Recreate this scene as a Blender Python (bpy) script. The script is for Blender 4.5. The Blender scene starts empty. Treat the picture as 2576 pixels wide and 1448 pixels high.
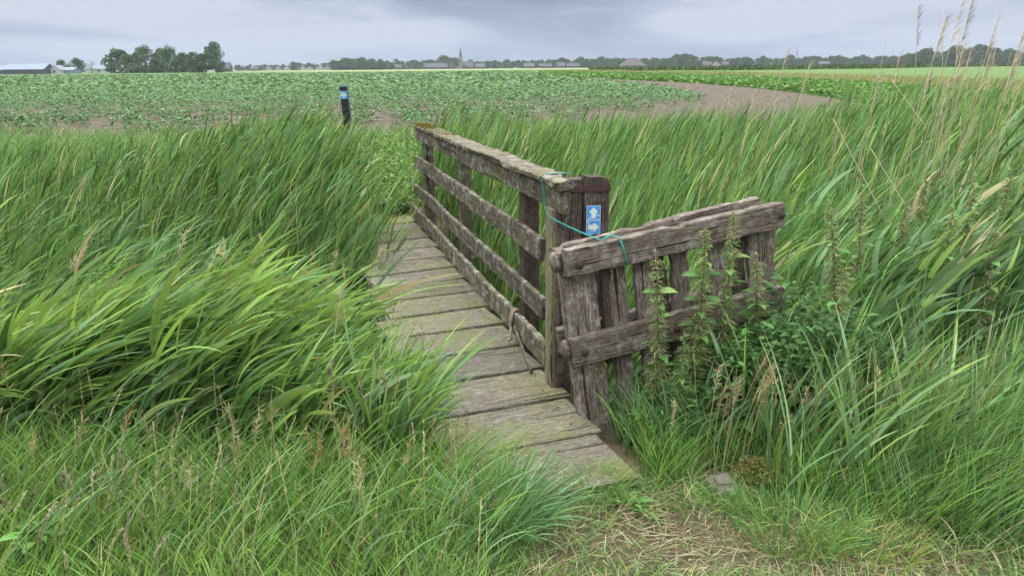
import bpy, bmesh, math, random
import numpy as np
from mathutils import Matrix, Vector, noise as mnoise
random.seed(7); RNG = np.random.default_rng(11)
S = bpy.context.scene; COL = S.collection
R = math.radians

# ---------------------------------------------------------------- camera
CAMH = 1.6; PITCH = R(15.9); ROLL = R(0.50); FPX = 2900 * 2575 / 3840.0
cam = bpy.data.objects.new('camera', bpy.data.cameras.new('camera')); COL.objects.link(cam)
cam.data.sensor_width = 36; cam.data.lens = 2900 / 3840 * 36; cam.data.clip_start = 0.05; cam.data.clip_end = 20000
_c, _s = math.cos(ROLL), math.sin(ROLL); _st, _ct = math.sin(PITCH), math.cos(PITCH)
_rt = Vector((_c, -_s * _st, -_s * _ct)); _up = Vector((_s, _c * _st, _c * _ct)); _fw = Vector((0, _ct, -_st))
cam.matrix_world = Matrix(((_rt.x, _up.x, -_fw.x, 0), (_rt.y, _up.y, -_fw.y, 0), (_rt.z, _up.z, -_fw.z, CAMH), (0, 0, 0, 1)))
S.camera = cam

# ---------------------------------------------------------------- world, sun, exposure
SUN_EL, SUN_AZ = R(74), R(300)      # azimuth clockwise from +Y
w = bpy.data.worlds.new('World'); S.world = w; w.use_nodes = True
nt = w.node_tree; nt.nodes.clear()
def N(t, ty, **k):
    n = t.nodes.new(ty)
    for a, b in k.items(): setattr(n, a, b)
    return n
def L(t, a, b): t.links.new(a, b)
def math_(t, op, a, b=None, c=None, clamp=False):
    n = N(t, 'ShaderNodeMath', operation=op); n.use_clamp = clamp
    for i, v in enumerate((a, b, c)):
        if v is None: continue
        if isinstance(v, (int, float)): n.inputs[i].default_value = v
        else: L(t, v, n.inputs[i])
    return n.outputs[0]
def ramp(t, fac, stops, interp='LINEAR'):
    n = N(t, 'ShaderNodeValToRGB'); n.color_ramp.interpolation = interp
    while len(n.color_ramp.elements) < len(stops): n.color_ramp.elements.new(0.5)
    for e, (p, c) in zip(n.color_ramp.elements, stops):
        e.position = p; e.color = (*c, 1) if len(c) == 3 else c
    L(t, fac, n.inputs[0]); return n.outputs[0]
def mix(t, fac, a, b, mode='MIX'):
    n = N(t, 'ShaderNodeMix', data_type='RGBA', blend_type=mode)
    if isinstance(fac, (int, float)): n.inputs[0].default_value = fac
    else: L(t, fac, n.inputs[0])
    for i, v in ((6, a), (7, b)):
        if isinstance(v, tuple): n.inputs[i].default_value = (*v, 1) if len(v) == 3 else v
        else: L(t, v, n.inputs[i])
    return n.outputs[2]
def noise(t, vec, scale=5, detail=4, rough=.55, dist=0, dim='3D'):
    n = N(t, 'ShaderNodeTexNoise', noise_dimensions=dim)
    n.inputs['Scale'].default_value = scale; n.inputs['Detail'].default_value = detail
    n.inputs['Roughness'].default_value = rough; n.inputs['Distortion'].default_value = dist
    if vec is not None: L(t, vec, n.inputs['Vector'])
    return n.outputs[0]
def mapping(t, vec, scale=(1, 1, 1), loc=(0, 0, 0), rot=(0, 0, 0)):
    n = N(t, 'ShaderNodeMapping'); n.inputs['Scale'].default_value = scale
    n.inputs['Location'].default_value = loc; n.inputs['Rotation'].default_value = rot
    L(t, vec, n.inputs[0]); return n.outputs[0]
tc = N(nt, 'ShaderNodeTexCoord')
sky = N(nt, 'ShaderNodeTexSky', sky_type='NISHITA'); sky.sun_disc = False
sky.sun_elevation = SUN_EL; sky.sun_rotation = SUN_AZ; sky.dust_density = 3; sky.air_density = 1.2
sp = N(nt, 'ShaderNodeSeparateXYZ'); L(nt, tc.outputs['Generated'], sp.inputs[0])
zc = math_(nt, 'MAXIMUM', sp.outputs[2], 0.0)
# a cloud deck seen from below: layers flatten towards the horizon
c1 = noise(nt, mapping(nt, tc.outputs['Generated'], (1.3, 1.3, 7.5), (2.4, 0, 1.3)), 1.8, 5, .48, .5)
c2 = noise(nt, mapping(nt, tc.outputs['Generated'], (3, 3, 24), (3.1, 0, .2)), 1.7, 6, .5, .2)
cc = math_(nt, 'ADD', math_(nt, 'MULTIPLY', c1, .95), math_(nt, 'MULTIPLY', c2, .30)); cc = math_(nt, 'SUBTRACT', cc, .125)
cloud = ramp(nt, cc, [(.38, (.225, .278, .390)), (.46, (.285, .342, .465)), (.52, (.380, .440, .570)), (.62, (.55, .60, .71))])
hz = ramp(nt, zc, [(0.0, (1, 1, 1)), (.03, (.55, .55, .55)), (.075, (0, 0, 0))])
cloud = mix(nt, math_(nt, 'MULTIPLY', hz, .5), cloud, (.375, .435, .565))
gain = math_(nt, 'ADD', 1.0, math_(nt, 'MULTIPLY', ramp(nt, zc, [(.15, (0, 0, 0)), (.95, (1, 1, 1))], 'EASE'), 7.2))
vm = N(nt, 'ShaderNodeVectorMath', operation='SCALE'); L(nt, cloud, vm.inputs[0]); L(nt, gain, vm.inputs['Scale'])
# higher up the overcast is white rather than blue
white = mix(nt, ramp(nt, zc, [(.10, (0, 0, 0)), (.5, (1, 1, 1))]), (1, 1, 1), (1.12, 1.0, .80), 'MIX')
vv = mix(nt, 1.0, vm.outputs[0], white, 'MULTIPLY')
bg = N(nt, 'ShaderNodeBackground'); L(nt, vv, bg.inputs[0]); bg.inputs[1].default_value = 1.0
bg2 = N(nt, 'ShaderNodeBackground'); L(nt, sky.outputs[0], bg2.inputs[0]); bg2.inputs[1].default_value = 0.06
mx = N(nt, 'ShaderNodeMixShader'); mx.inputs[0].default_value = .08; L(nt, bg.outputs[0], mx.inputs[1]); L(nt, bg2.outputs[0], mx.inputs[2])
wo = N(nt, 'ShaderNodeOutputWorld'); L(nt, mx.outputs[0], wo.inputs[0])
sun = bpy.data.objects.new('sun', bpy.data.lights.new('sun', 'SUN')); COL.objects.link(sun)
sun.data.energy = 1.5; sun.data.angle = R(24); sun.data.color = (1, .96, .88)
sd = Vector((math.sin(SUN_AZ) * math.cos(SUN_EL), math.cos(SUN_AZ) * math.cos(SUN_EL), math.sin(SUN_EL)))
sun.rotation_euler = (-sd).to_track_quat('-Z', 'Y').to_euler()
S.view_settings.view_transform = 'Standard'; S.view_settings.look = 'None'
S.view_settings.exposure = 0.22; S.view_settings.gamma = 1
S.cycles.max_bounces = 6; S.cycles.diffuse_bounces = 2; S.cycles.transmission_bounces = 4
S.cycles.transparent_max_bounces = 6; S.cycles.glossy_bounces = 2; S.cycles.volume_bounces = 0

# ---------------------------------------------------------------- measuring helpers
def ray(x, y):      # direction through a point of the 2575-wide photograph, used to survey the place
    u = (x - 1287.5) / FPX; v = -(y - 724) / FPX
    return _rt * u + _up * v + _fw
def gz(x, y, z=0.0):
    d = ray(x, y); t = (z - CAMH) / d.z; return Vector((0, 0, CAMH)) + d * t
def gy(x, y, Y):
    d = ray(x, y); return Vector((0, 0, CAMH)) + d * (Y / d.y)
OB = Vector((0.414, 2.85, 0)); BD = Vector((-0.268, .963, 0)).normalized(); WD = Vector((-BD.y, BD.x, 0))
def br(s, w, z): return OB + BD * s + WD * w + Vector((0, 0, z))
def ws(x, y): return (x - OB.x) * WD.x + (y - OB.y) * WD.y

# ---------------------------------------------------------------- object helpers
def tag(o, label=None, cat=None, group=None, kind=None):
    if label: o['label'] = label
    if cat: o['category'] = cat
    if group: o['group'] = group
    if kind: o['kind'] = kind
    return o
def empty(name, loc=(0, 0, 0), **k):
    o = bpy.data.objects.new(name, None); COL.objects.link(o); o.location = loc; o.empty_display_size = .1
    return tag(o, **k)
def wloc(o):
    v = Vector(o.location)
    while o.parent: o = o.parent; v += Vector(o.location)
    return v
def link(name, me, mat, parent=None, M=None):
    o = bpy.data.objects.new(name, me); COL.objects.link(o)
    if mat and not me.materials: me.materials.append(mat)
    if M is None: M = Matrix.Identity(4)
    if parent is not None:
        o.parent = parent; M = parent_world(parent).inverted() @ M
    o.matrix_basis = M
    return o
def parent_world(p):
    M = p.matrix_basis.copy()
    while p.parent: p = p.parent; M = p.matrix_basis @ M
    return M
def np_mesh(name, V, Q, cols=None, smooth=True):
    me = bpy.data.meshes.new(name); V = np.asarray(V, np.float32).reshape(-1, 3)
    Q = np.asarray(Q, np.int32); k = Q.shape[1]
    me.vertices.add(len(V)); me.vertices.foreach_set('co', V.ravel())
    me.loops.add(Q.size); me.loops.foreach_set('vertex_index', Q.ravel())
    me.polygons.add(len(Q)); me.polygons.foreach_set('loop_start', np.arange(0, Q.size, k, dtype=np.int32))
    me.polygons.foreach_set('loop_total', np.full(len(Q), k, np.int32))
    me.polygons.foreach_set('use_smooth', np.full(len(Q), smooth, bool))
    if cols is not None:
        a = me.color_attributes.new('col', 'FLOAT_COLOR', 'POINT')
        a.data.foreach_set('color', np.concatenate([cols, np.ones((len(cols), 1))], 1).astype(np.float32).ravel())
    me.update(calc_edges=True); return me
def bm_mesh(name, bm, smooth=False):
    me = bpy.data.meshes.new(name); bm.normal_update(); bm.to_mesh(me); bm.free()
    if smooth:
        for p in me.polygons: p.use_smooth = True
    return me

# ---------------------------------------------------------------- materials
def mat(name):
    m = bpy.data.materials.new(name); m.use_nodes = True; t = m.node_tree
    b = t.nodes['Principled BSDF']; return m, t, b
def flat(name, c, rough=.6, metal=0, var=.15, scale=30, bump=0):
    m, t, b = mat(name); tcn = N(t, 'ShaderNodeTexCoord')
    n = noise(t, tcn.outputs['Object'], scale, 5, .6)
    c = tuple(c)
    L(t, mix(t, n, tuple(x * (1 - var) for x in c), tuple(min(1, x * (1 + var)) for x in c)), b.inputs['Base Color'])
    b.inputs['Roughness'].default_value = rough; b.inputs['Metallic'].default_value = metal
    if bump:
        bp = N(t, 'ShaderNodeBump'); bp.inputs['Strength'].default_value = bump; bp.inputs['Distance'].default_value = .01
        L(t, n, bp.inputs['Height']); L(t, bp.outputs[0], b.inputs['Normal'])
    return m
def leaf_mat(name, trans=.26, rough=.5, spec=.16, mul=1.0):
    m, t, b = mat(name)
    a = N(t, 'ShaderNodeAttribute', attribute_name='col'); col = a.outputs['Color']
    if mul != 1: col = mix(t, 1.0, col, (mul, mul, mul), 'MULTIPLY')
    L(t, col, b.inputs['Base Color']); b.inputs['Roughness'].default_value = rough
    b.inputs['Specular IOR Level'].default_value = spec
    tr = N(t, 'ShaderNodeBsdfTranslucent'); L(t, mix(t, 1.0, col, (1.25, 1.15, .7), 'MULTIPLY'), tr.inputs[0])
    mxx = N(t, 'ShaderNodeMixShader'); mxx.inputs[0].default_value = trans
    L(t, b.outputs[0], mxx.inputs[1]); L(t, tr.outputs[0], mxx.inputs[2])
    L(t, mxx.outputs[0], t.nodes['Material Output'].inputs[0]); return m
M_LEAF = leaf_mat('blade_green'); M_DRY = leaf_mat('dry_straw', .2, .7, .15); M_CROP = leaf_mat('potato_leaf', .25, .5, .3)
M_TREE = leaf_mat('tree_foliage', .15, .6, .2)

def wood(name, dark, mid, light, green=(.16, .17, .05), g_amt=.25, pale_amt=.5, gsc=2.2, seed=0, mesh_bump=.5):
    m, t, b = mat(name); tcn = N(t, 'ShaderNodeTexCoord'); oi = N(t, 'ShaderNodeObjectInfo')
    off = N(t, 'ShaderNodeVectorMath', operation='ADD'); L(t, tcn.outputs['Object'], off.inputs[0])
    sc = N(t, 'ShaderNodeVectorMath', operation='SCALE'); cx = N(t, 'ShaderNodeCombineXYZ')
    for i in range(3): L(t, oi.outputs['Random'], cx.inputs[i])
    L(t, cx.outputs[0], sc.inputs[0]); sc.inputs['Scale'].default_value = 37.0; L(t, sc.outputs[0], off.inputs[1]); v = off.outputs[0]
    g1 = noise(t, mapping(t, v, (1.4, 26, 26)), 1.6, 8, .70, .2)
    g2 = noise(t, mapping(t, v, (5, 120, 120)), 1.2, 4, .6, .3)
    blot = noise(t, v, 13, 7, .7, .4)
    col = ramp(t, g1, [(.30, dark), (.46, mid), (.60, mid), (.74, light)])
    col = mix(t, math_(t, 'MULTIPLY', ramp(t, g2, [(.36, (1, 1, 1)), (.48, (0, 0, 0))]), .75), col, tuple(x * .45 for x in dark))
    pale = ramp(t, blot, [(.50, (0, 0, 0)), (.62, (1, 1, 1))])
    col = mix(t, math_(t, 'MULTIPLY', pale, pale_amt), col, light)
    dk = ramp(t, noise(t, v, 21, 6, .75, .2), [(.34, (1, 1, 1)), (.44, (0, 0, 0))])
    col = mix(t, math_(t, 'MULTIPLY', dk, .6), col, dark)
    gr = ramp(t, noise(t, v, gsc * 2, 6, .6, .3), [(.44, (0, 0, 0)), (.64, (1, 1, 1))])
    col = mix(t, math_(t, 'MULTIPLY', gr, g_amt), col, green)
    ck = ramp(t, noise(t, mapping(t, v, (1.1, 42, 42)), 1.0, 3, .5, .5), [(.315, (1, 1, 1)), (.345, (0, 0, 0))])
    col = mix(t, math_(t, 'MULTIPLY', ck, .85), col, (.012, .009, .007))  # weather cracks; the shade inside them is put into the colour
    fine = noise(t, mapping(t, v, (24, 150, 150)), 1.5, 5, .75)
    fr_ = ramp(t, fine, [(.36, (.42, .40, .38)), (.5, (1, 1, 1)), (.64, (1.5, 1.5, 1.5))]); col = mix(t, 1.0, col, fr_, 'MULTIPLY')
    hv = N(t, 'ShaderNodeHueSaturation'); L(t, col, hv.inputs['Color'])
    L(t, math_(t, 'ADD', .82, math_(t, 'MULTIPLY', oi.outputs['Random'], .36)), hv.inputs['Value'])
    L(t, hv.outputs[0], b.inputs['Base Color']); b.inputs['Roughness'].default_value = .88; b.inputs['Specular IOR Level'].default_value = .2
    h = math_(t, 'ADD', math_(t, 'MULTIPLY', g1, .6), math_(t, 'MULTIPLY', g2, .35)); h = math_(t, 'SUBTRACT', h, math_(t, 'MULTIPLY', ck, .5))
    h = math_(t, 'ADD', h, math_(t, 'MULTIPLY', blot, .25))
    bp = N(t, 'ShaderNodeBump'); bp.inputs['Strength'].default_value = mesh_bump; bp.inputs['Distance'].default_value = .012
    L(t, h, bp.inputs['Height']); L(t, bp.outputs[0], b.inputs['Normal']); return m
W_RAIL = wood('railing_timber', (.035, .026, .020), (.110, .092, .070), (.40, .38, .345), (.15, .145, .05), .35, .7, mesh_bump=1.0)
W_CAP = wood('cap_timber', (.055, .045, .034), (.145, .125, .095), (.37, .345, .30), (.14, .13, .04), .5, .6)
W_DECK = wood('deck_timber', (.085, .070, .050), (.190, .172, .138), (.34, .32, .28), (.165, .17, .055), .75, .35, 1.0, mesh_bump=.9)
W_GATE = wood('gate_timber', (.045, .032, .025), (.195, .158, .128), (.48, .44, .40), (.15, .13, .07), .12, .45, mesh_bump=1.0)
W_POST = wood('gatepost_timber', (.028, .020, .017), (.095, .070, .060), (.32, .28, .26), (.12, .12, .07), .1, .35)
W_LIGHT = wood('square_post_timber', (.10, .080, .055), (.25, .21, .15), (.38, .34, .26), (.20, .21, .06), .45, .25)
W_DARK = wood('dark_timber', (.035, .026, .022), (.085, .062, .050), (.17, .14, .12), (.10, .11, .04), .2, .2)  # dark brown wood for beams, near post, leaning board and some slats
RUST = flat('rusty_iron', (.075, .040, .036), .8, .2, .4, 60, .5)

# ---------------------------------------------------------------- terrain
def lowf(x, y, f=1.0, s=0.0):
    return (np.sin(x * 1.7 * f + 1.3 + s) * np.sin(y * 1.3 * f + .7 - s) + .6 * np.sin(x * 3.1 * f - y * 2.3 * f + 2.1 + 2 * s) + .4 * np.sin(x * 5.3 * f + y * 4.7 * f + s * 3)) / 2.0
def sstep(a, b, v):
    t = np.clip((v - a) / (b - a), 0, 1); return t * t * (3 - 2 * t)
def near_edge(x): return 3.12 + .12 * x * (np.abs(x) < 6) + .0 * x
def height(x, y):
    x = np.asarray(x, float); y = np.asarray(y, float)
    ne = 3.15 + .10 * np.clip(x, -6, 6); fe = 7.9 + .22 * np.clip(x + 1, -5, 5)
    prof = sstep(ne, ne + 1.3, y) * (1 - sstep(fe - 1.4, fe, y))
    d = -1.15 * prof * (1 - sstep(45, 60, np.abs(x)))
    near = 1 - sstep(12, 18, np.hypot(x, y))
    return d + (.018 * lowf(x, y, 1.6) + .006 * lowf(x, y, 7)) * near - .012 * near
def axis(lo, hi, step, far):
    a = list(np.arange(lo, hi + 1e-6, step)); s = step; v = hi; up = []
    while v < far: s *= 1.28; v += s; up.append(v)
    s = step; v = lo; dn = []
    while v > -far: s *= 1.28; v -= s; dn.append(v)
    return np.array(dn[::-1] + a + up)
gx = axis(-9, 9, .11, 2600); gyy = axis(-1, 10.5, .11, 2600)
GX, GY = np.meshgrid(gx, gyy); GZ = height(GX, GY)
nx, ny = len(gx), len(gyy)
idx = np.arange(nx * ny).reshape(ny, nx)
Q = np.stack([idx[:-1, :-1], idx[:-1, 1:], idx[1:, 1:], idx[1:, :-1]], -1).reshape(-1, 4)
m, t, b = mat('ground_soil_and_turf'); tcn = N(t, 'ShaderNodeTexCoord'); o_ = tcn.outputs['Object']
n1 = noise(t, o_, 3.0, 8, .7); n2 = noise(t, o_, 38, 6, .7); n3 = noise(t, o_, .02, 4, .5)
cg = ramp(t, n1, [(.35, (.075, .058, .038)), (.5, (.14, .115, .070)), (.66, (.20, .175, .095))])
cg = mix(t, math_(t, 'MULTIPLY', n2, .8), cg, (.05, .038, .026))
spx = N(t, 'ShaderNodeSeparateXYZ'); L(t, o_, spx.inputs[0])
far = ramp(t, math_(t, 'DIVIDE', spx.outputs[1], 100), [(.08, (0, 0, 0)), (.14, (1, 1, 1))])
cg = mix(t, far, cg, ramp(t, n3, [(.3, (.07, .13, .035)), (.55, (.10, .17, .045)), (.75, (.14, .19, .06))]))
L(t, cg, b.inputs['Base Color']); b.inputs['Roughness'].default_value = 1; b.inputs['Specular IOR Level'].default_value = .1
bp = N(t, 'ShaderNodeBump'); bp.inputs['Strength'].default_value = .6; bp.inputs['Distance'].default_value = .03; L(t, n2, bp.inputs['Height']); L(t, bp.outputs[0], b.inputs['Normal'])
g = link('ground', np_mesh('ground', np.stack([GX, GY, GZ], -1), Q), m); tag(g, kind='structure')

def sheet(name, pts, z, c1, c2, c3, sc=(1, 1, 1), nscale=.8, rot=0.0):
    bm = bmesh.new(); vs = [bm.verts.new((p[0], p[1], z)) for p in pts]; bm.faces.new(vs)
    me = bm_mesh(name, bm); mm, t, b = mat(name + '_surface'); tcn = N(t, 'ShaderNodeTexCoord')
    v = mapping(t, tcn.outputs['Object'], sc, rot=(0, 0, rot)); n = noise(t, v, nscale, 8, .65, .3)
    L(t, ramp(t, n, [(.3, c1), (.5, c2), (.7, c3)]), b.inputs['Base Color']); b.inputs['Roughness'].default_value = 1; b.inputs['Specular IOR Level'].default_value = .08
    nb = noise(t, tcn.outputs['Object'], 9, 6, .7)
    bp = N(t, 'ShaderNodeBump'); bp.inputs['Strength'].default_value = .8; bp.inputs['Distance'].default_value = .06; L(t, nb, bp.inputs['Height']); L(t, bp.outputs[0], b.inputs['Normal'])
    return tag(link(name, me, mm), kind='structure')
def clods():
    n = 9000; y = 20.8 * (140 / 20.8) ** RNG.uniform(0, 1, n); x = np.interp(y, [p[1] for p in potedge[::-1]], [p[0] for p in potedge[::-1]]) + RNG.uniform(-3, 1, n) * (2 + .06 * y); x = np.where(RNG.uniform(0, 1, n) < .6, x, RNG.uniform(-14, 14, n))
    xm = np.interp(y, [p[1] for p in soilup[::-1]], [p[0] for p in soilup[::-1]]) - .3; k = x < xm; x, y = x[k], y[k]; n = len(x); r = RNG.uniform(.02, .06, n) * (.8 + y / 150)
    o = np.array([(1, 0, 0), (0, 1, 0), (-1, 0, 0), (0, -1, 0), (0, 0, .8)]); V = (np.stack([x, y, np.full(n, .006)], 1)[:, None] + o[None] * r[:, None, None] * RNG.uniform(.6, 1.3, (n, 5, 1))).reshape(-1, 3)
    F = (np.arange(n)[:, None, None] * 5 + np.array([(0, 1, 4), (1, 2, 4), (2, 3, 4), (3, 0, 4)])[None]).reshape(-1, 3); c = np.repeat(pal(n, [(.16, .135, .11), (.22, .19, .155), (.13, .11, .09)], [2, 1, 1]), 5, 0)
    tag(link('soil_clods', np_mesh('soil_clods', V, F, c, False), M_DRY), 'small clods of tilled earth strewn over the bare field edge', 'soil', kind='stuff')
potedge = [(7.8, 300), (7.8, 134.2), (9.8, 91.1), (11.1, 70.4), (11.7, 56.3), (10.8, 44.5), (9.1, 35.3), (6.2, 29.8), (4.3, 27.0), (2.8, 25.5)]
soilup = [(6, 330), (7.7, 161), (12.5, 116.6), (14.8, 94.3), (17.8, 76.7), (17.8, 57.8), (17.1, 47.9), (16.0, 39.5), (14.8, 33), (13.4, 28), (11.5, 24.5), (9.5, 22), (4.0, 21.0)]
fieldnear = [(-1.5, 21.4), (-4, 20.9), (-8, 20.4), (-13, 20.1), (-40, 20.0), (-260, 22)]
sheet('field_soil', soilup + fieldnear + [(-300, 285), (-150, 300), (-60, 390)], .006, (.085, .070, .053), (.135, .112, .086), (.18, .155, .12), (.35, 3, 1), 1.6, R(75))
sheet('far_crop_strip', [(-400, 290), (-152, 300), (-60, 395), (0, 520), (0, 900), (-700, 900), (-900, 300)], .010, (.10, .17, .055), (.125, .21, .07), (.15, .235, .08), (.02, .2, 1), 1)
sheet('pale_grain_field', [(-130, 560), (20, 560), (260, 640), (260, 1250), (-500, 1250)], .014, (.22, .26, .12), (.28, .31, .15), (.32, .34, .18), (.02, .2, 1), 1)
sheet('meadow', [(26, 60), (30, 98), (40, 150), (76, 271), (219, 396), (600, 560), (600, 60)], .010, (.10, .165, .055), (.125, .195, .068), (.155, .22, .085), (.06, .3, 1), 1)
sheet('far_meadow', [(62, 299), (90, 300), (276, 433), (800, 640), (1500, 1500), (260, 1200)], .012, (.10, .155, .07), (.125, .185, .08), (.155, .21, .10), (.02, .2, 1), 1)

# ---------------------------------------------------------------- blade generator
def ribbons(base, Ln, Wd, d0, d1, seg=5, k=.9, pw=1.2, cols=None, tip=None, prof='blade', face=None, fold=0.0, rng=RNG, wav=0.0):
    """curved tapering leaves: start along d0, bend towards d1"""
    n = len(base); T = np.linspace(0, 1, seg + 1)
    d0 = d0 / np.linalg.norm(d0, axis=1, keepdims=True); d1 = d1 / np.linalg.norm(d1, axis=1, keepdims=True)
    kk = (np.asarray(k) * np.ones(n))[:, None] * (T[None, :] ** pw)
    D = d0[:, None, :] * (1 - kk[..., None]) + d1[:, None, :] * kk[..., None]
    if wav:
        D = D + wav * np.sin(T[None, :, None] * 7 + rng.uniform(0, 6, (n, 1, 3)))
    D /= np.linalg.norm(D, axis=2, keepdims=True)
    P = np.zeros((n, seg + 1, 3)); st = (Ln / seg)[:, None]
    for i in range(1, seg + 1): P[:, i] = P[:, i - 1] + (D[:, i - 1] + D[:, i]) * .5 * st
    P += base[:, None, :]
    if face is None:
        a = rng.uniform(0, 2 * np.pi, n); ref = np.stack([np.cos(a), np.sin(a), rng.uniform(-.5, .9, n)], 1)
    else: ref = face
    tw = rng.uniform(-.6, .6, (n, 1)) * T[None, :]
    sd = np.cross(D, ref[:, None, :]); sd /= np.linalg.norm(sd, axis=2, keepdims=True) + 1e-9
    nr = np.cross(sd, D); sd = sd * np.cos(tw)[..., None] + nr * np.sin(tw)[..., None]; nr = np.cross(sd, D)
    if prof == 'blade': w = (.55 + .9 * T) * (T < .3) + (T >= .3) * (.82 * np.clip(1 - ((T - .3) / .7), 0, 1) ** .62) ; w = np.maximum(w, .03)
    elif prof == 'ovate': w = np.sin(np.pi * np.clip(T * .92 + .06, 0, 1) ** .75)
    else: w = np.full(seg + 1, 1.0); w[-1] = .4
    hw = (Wd[:, None] * w[None, :] * .5)[..., None]
    if fold:
        V = np.stack([P - sd * hw + nr * hw * fold, P, P + sd * hw + nr * hw * fold], 2); c = 3
    else:
        V = np.stack([P - sd * hw, P + sd * hw], 2); c = 2
    V = V.reshape(-1, 3); ii = (np.arange(n) * (seg + 1) * c)[:, None, None] + (np.arange(seg) * c)[None, :, None] + np.arange(c - 1)[None, None, :]
    F = np.stack([ii, ii + 1, ii + c + 1, ii + c], -1).reshape(-1, 4)
    C = None
    if cols is not None:
        tip = cols if tip is None else tip
        C = cols[:, None, None, :] * (1 - T[None, :, None, None]) + tip[:, None, None, :] * T[None, :, None, None]
        C = np.repeat(C, c, axis=2).reshape(-1, 3)
    return V, F, C, P
class Acc:
    def __init__(s): s.V = []; s.F = []; s.C = []; s.n = 0
    def add(s, r):
        s.V.append(r[0]); s.F.append(r[1] + s.n); s.C.append(r[2]); s.n += len(r[0]); return r[3]
    def make(s, name, m, parent=None, M=None):
        V = np.concatenate(s.V)
        if parent is not None and M is None:
            pw_ = parent_world(parent); V = V - np.array(pw_.translation); M = Matrix.Translation(pw_.translation)
        return link(name, np_mesh(name, V, np.concatenate(s.F), np.concatenate(s.C)), m, parent, M)
def arr(*a): return np.array(a, float)
def pal(n, cols, wts, jit=.20, rng=RNG):
    cols = np.array(cols); i = rng.choice(len(cols), n, p=np.array(wts) / sum(wts))
    return cols[i] * (1 + rng.normal(0, jit, (n, 1))).clip(.5, 1.6) * (1 + rng.normal(0, .04, (n, 3)))
G_MID, G_BLUE, G_YEL, G_DEEP, STRAW, BROWN = (.122, .240, .074), (.160, .280, .135), (.225, .360, .090), (.058, .125, .042), (.46, .40, .24), (.20, .14, .08)
G_PALE = (.245, .37, .175)
def scatter(n, x0, x1, y0, y1, test=None, rng=RNG):
    x = rng.uniform(x0, x1, n); y = rng.uniform(y0, y1, n); ok = np.ones(n, bool)
    # leave out what could only stand far outside the view
    ok &= np.abs(x) < .75 * np.maximum(y, 1.5) + .9
    if test is not None: ok &= test(x, y)
    x, y = x[ok], y[ok]; return x, y
def clumpy(x, y, f=1.0, s=0.0, lo=.35):
    return RNG.uniform(0, 1, len(x)) < (lo + (1 - lo) * (.5 + .5 * lowf(x, y, f, s)))

def reed_bed(A, x, y, ztop, lean, nl=8, ll=.42, lw=.017, droop=.25, colw=(.45, .25, .2, .1), seg=6, stemc=G_MID, wind=1.0, fold=.25, up=.55):
    """stalks with leaves that stream down-wind; ztop = height the tips reach; lean = sideways lean"""
    n = len(x); h = height(x, y); H_ = np.maximum(ztop - h, .25) * RNG.uniform(.72, 1.08, n)
    base = np.stack([x, y, h - .02], 1)
    ln = lean * RNG.uniform(.6, 1.4, n)
    d0 = np.stack([ln * .25 + RNG.normal(0, .10, n), RNG.normal(0, .12, n), np.ones(n)], 1)
    d1 = np.stack([ln * 1.5 + RNG.normal(0, .18, n), RNG.normal(0, .22, n), np.ones(n)], 1)
    cs = pal(n, [stemc, G_YEL, STRAW], [6, 2, 1.2])
    P = A.add(ribbons(base, H_ * 1.03, np.full(n, .0055), d0, d1, seg, .9, 1.0, cs, cs, 'stem', face=np.tile(arr(0, -1, 0.2), (n, 1))))
    sx = np.concatenate([[0], np.linspace(0, 1, seg + 1)[1:]])
    for j in range(nl):
        f = np.clip(.22 + .76 * (j + RNG.uniform(-.4, .4, n)) / (nl - 1), .12, .985) * seg
        i = np.clip(f.astype(int), 0, seg - 1); fr = (f - i)[:, None]; r = np.arange(n)
        b = P[r, i] * (1 - fr) + P[r, i + 1] * fr; dd = P[r, i + 1] - P[r, i]; dd /= np.linalg.norm(dd, axis=1, keepdims=True)
        side = np.where(RNG.uniform(0, 1, n) < .78, 1.0, -.7) * wind
        o = np.stack([side * RNG.uniform(.25, .75, n), RNG.normal(0, .38, n), RNG.uniform(-.05, .3, n)], 1)
        s0 = dd * RNG.uniform(.7, 1.1, n)[:, None] + o * .6
        topf = j / (nl - 1)
        s1 = np.stack([wind * RNG.uniform(.25, 1.15, n) + ln * .5, RNG.normal(0, .42, n), RNG.uniform(-.6, .45, n) - droop + up * topf], 1)
        Ls = ll * RNG.uniform(.55, 1.2, n) * (1 - .25 * abs(topf - .55)); c = pal(n, [G_MID, G_BLUE, G_YEL, G_DEEP, STRAW], list(colw) + [.035])
        tc_ = c * (1 + .25 * RNG.uniform(0, 1, (n, 1))) + arr(.03, .02, 0) * RNG.uniform(0, 1, (n, 1))
        A.add(ribbons(b, Ls, lw * np.exp(RNG.normal(-.08, .42, n)).clip(.35, 2.4), s0, s1, seg, RNG.uniform(.5, 1, n), RNG.uniform(.8, 1.6), c, tc_, 'blade', fold=fold))
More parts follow.
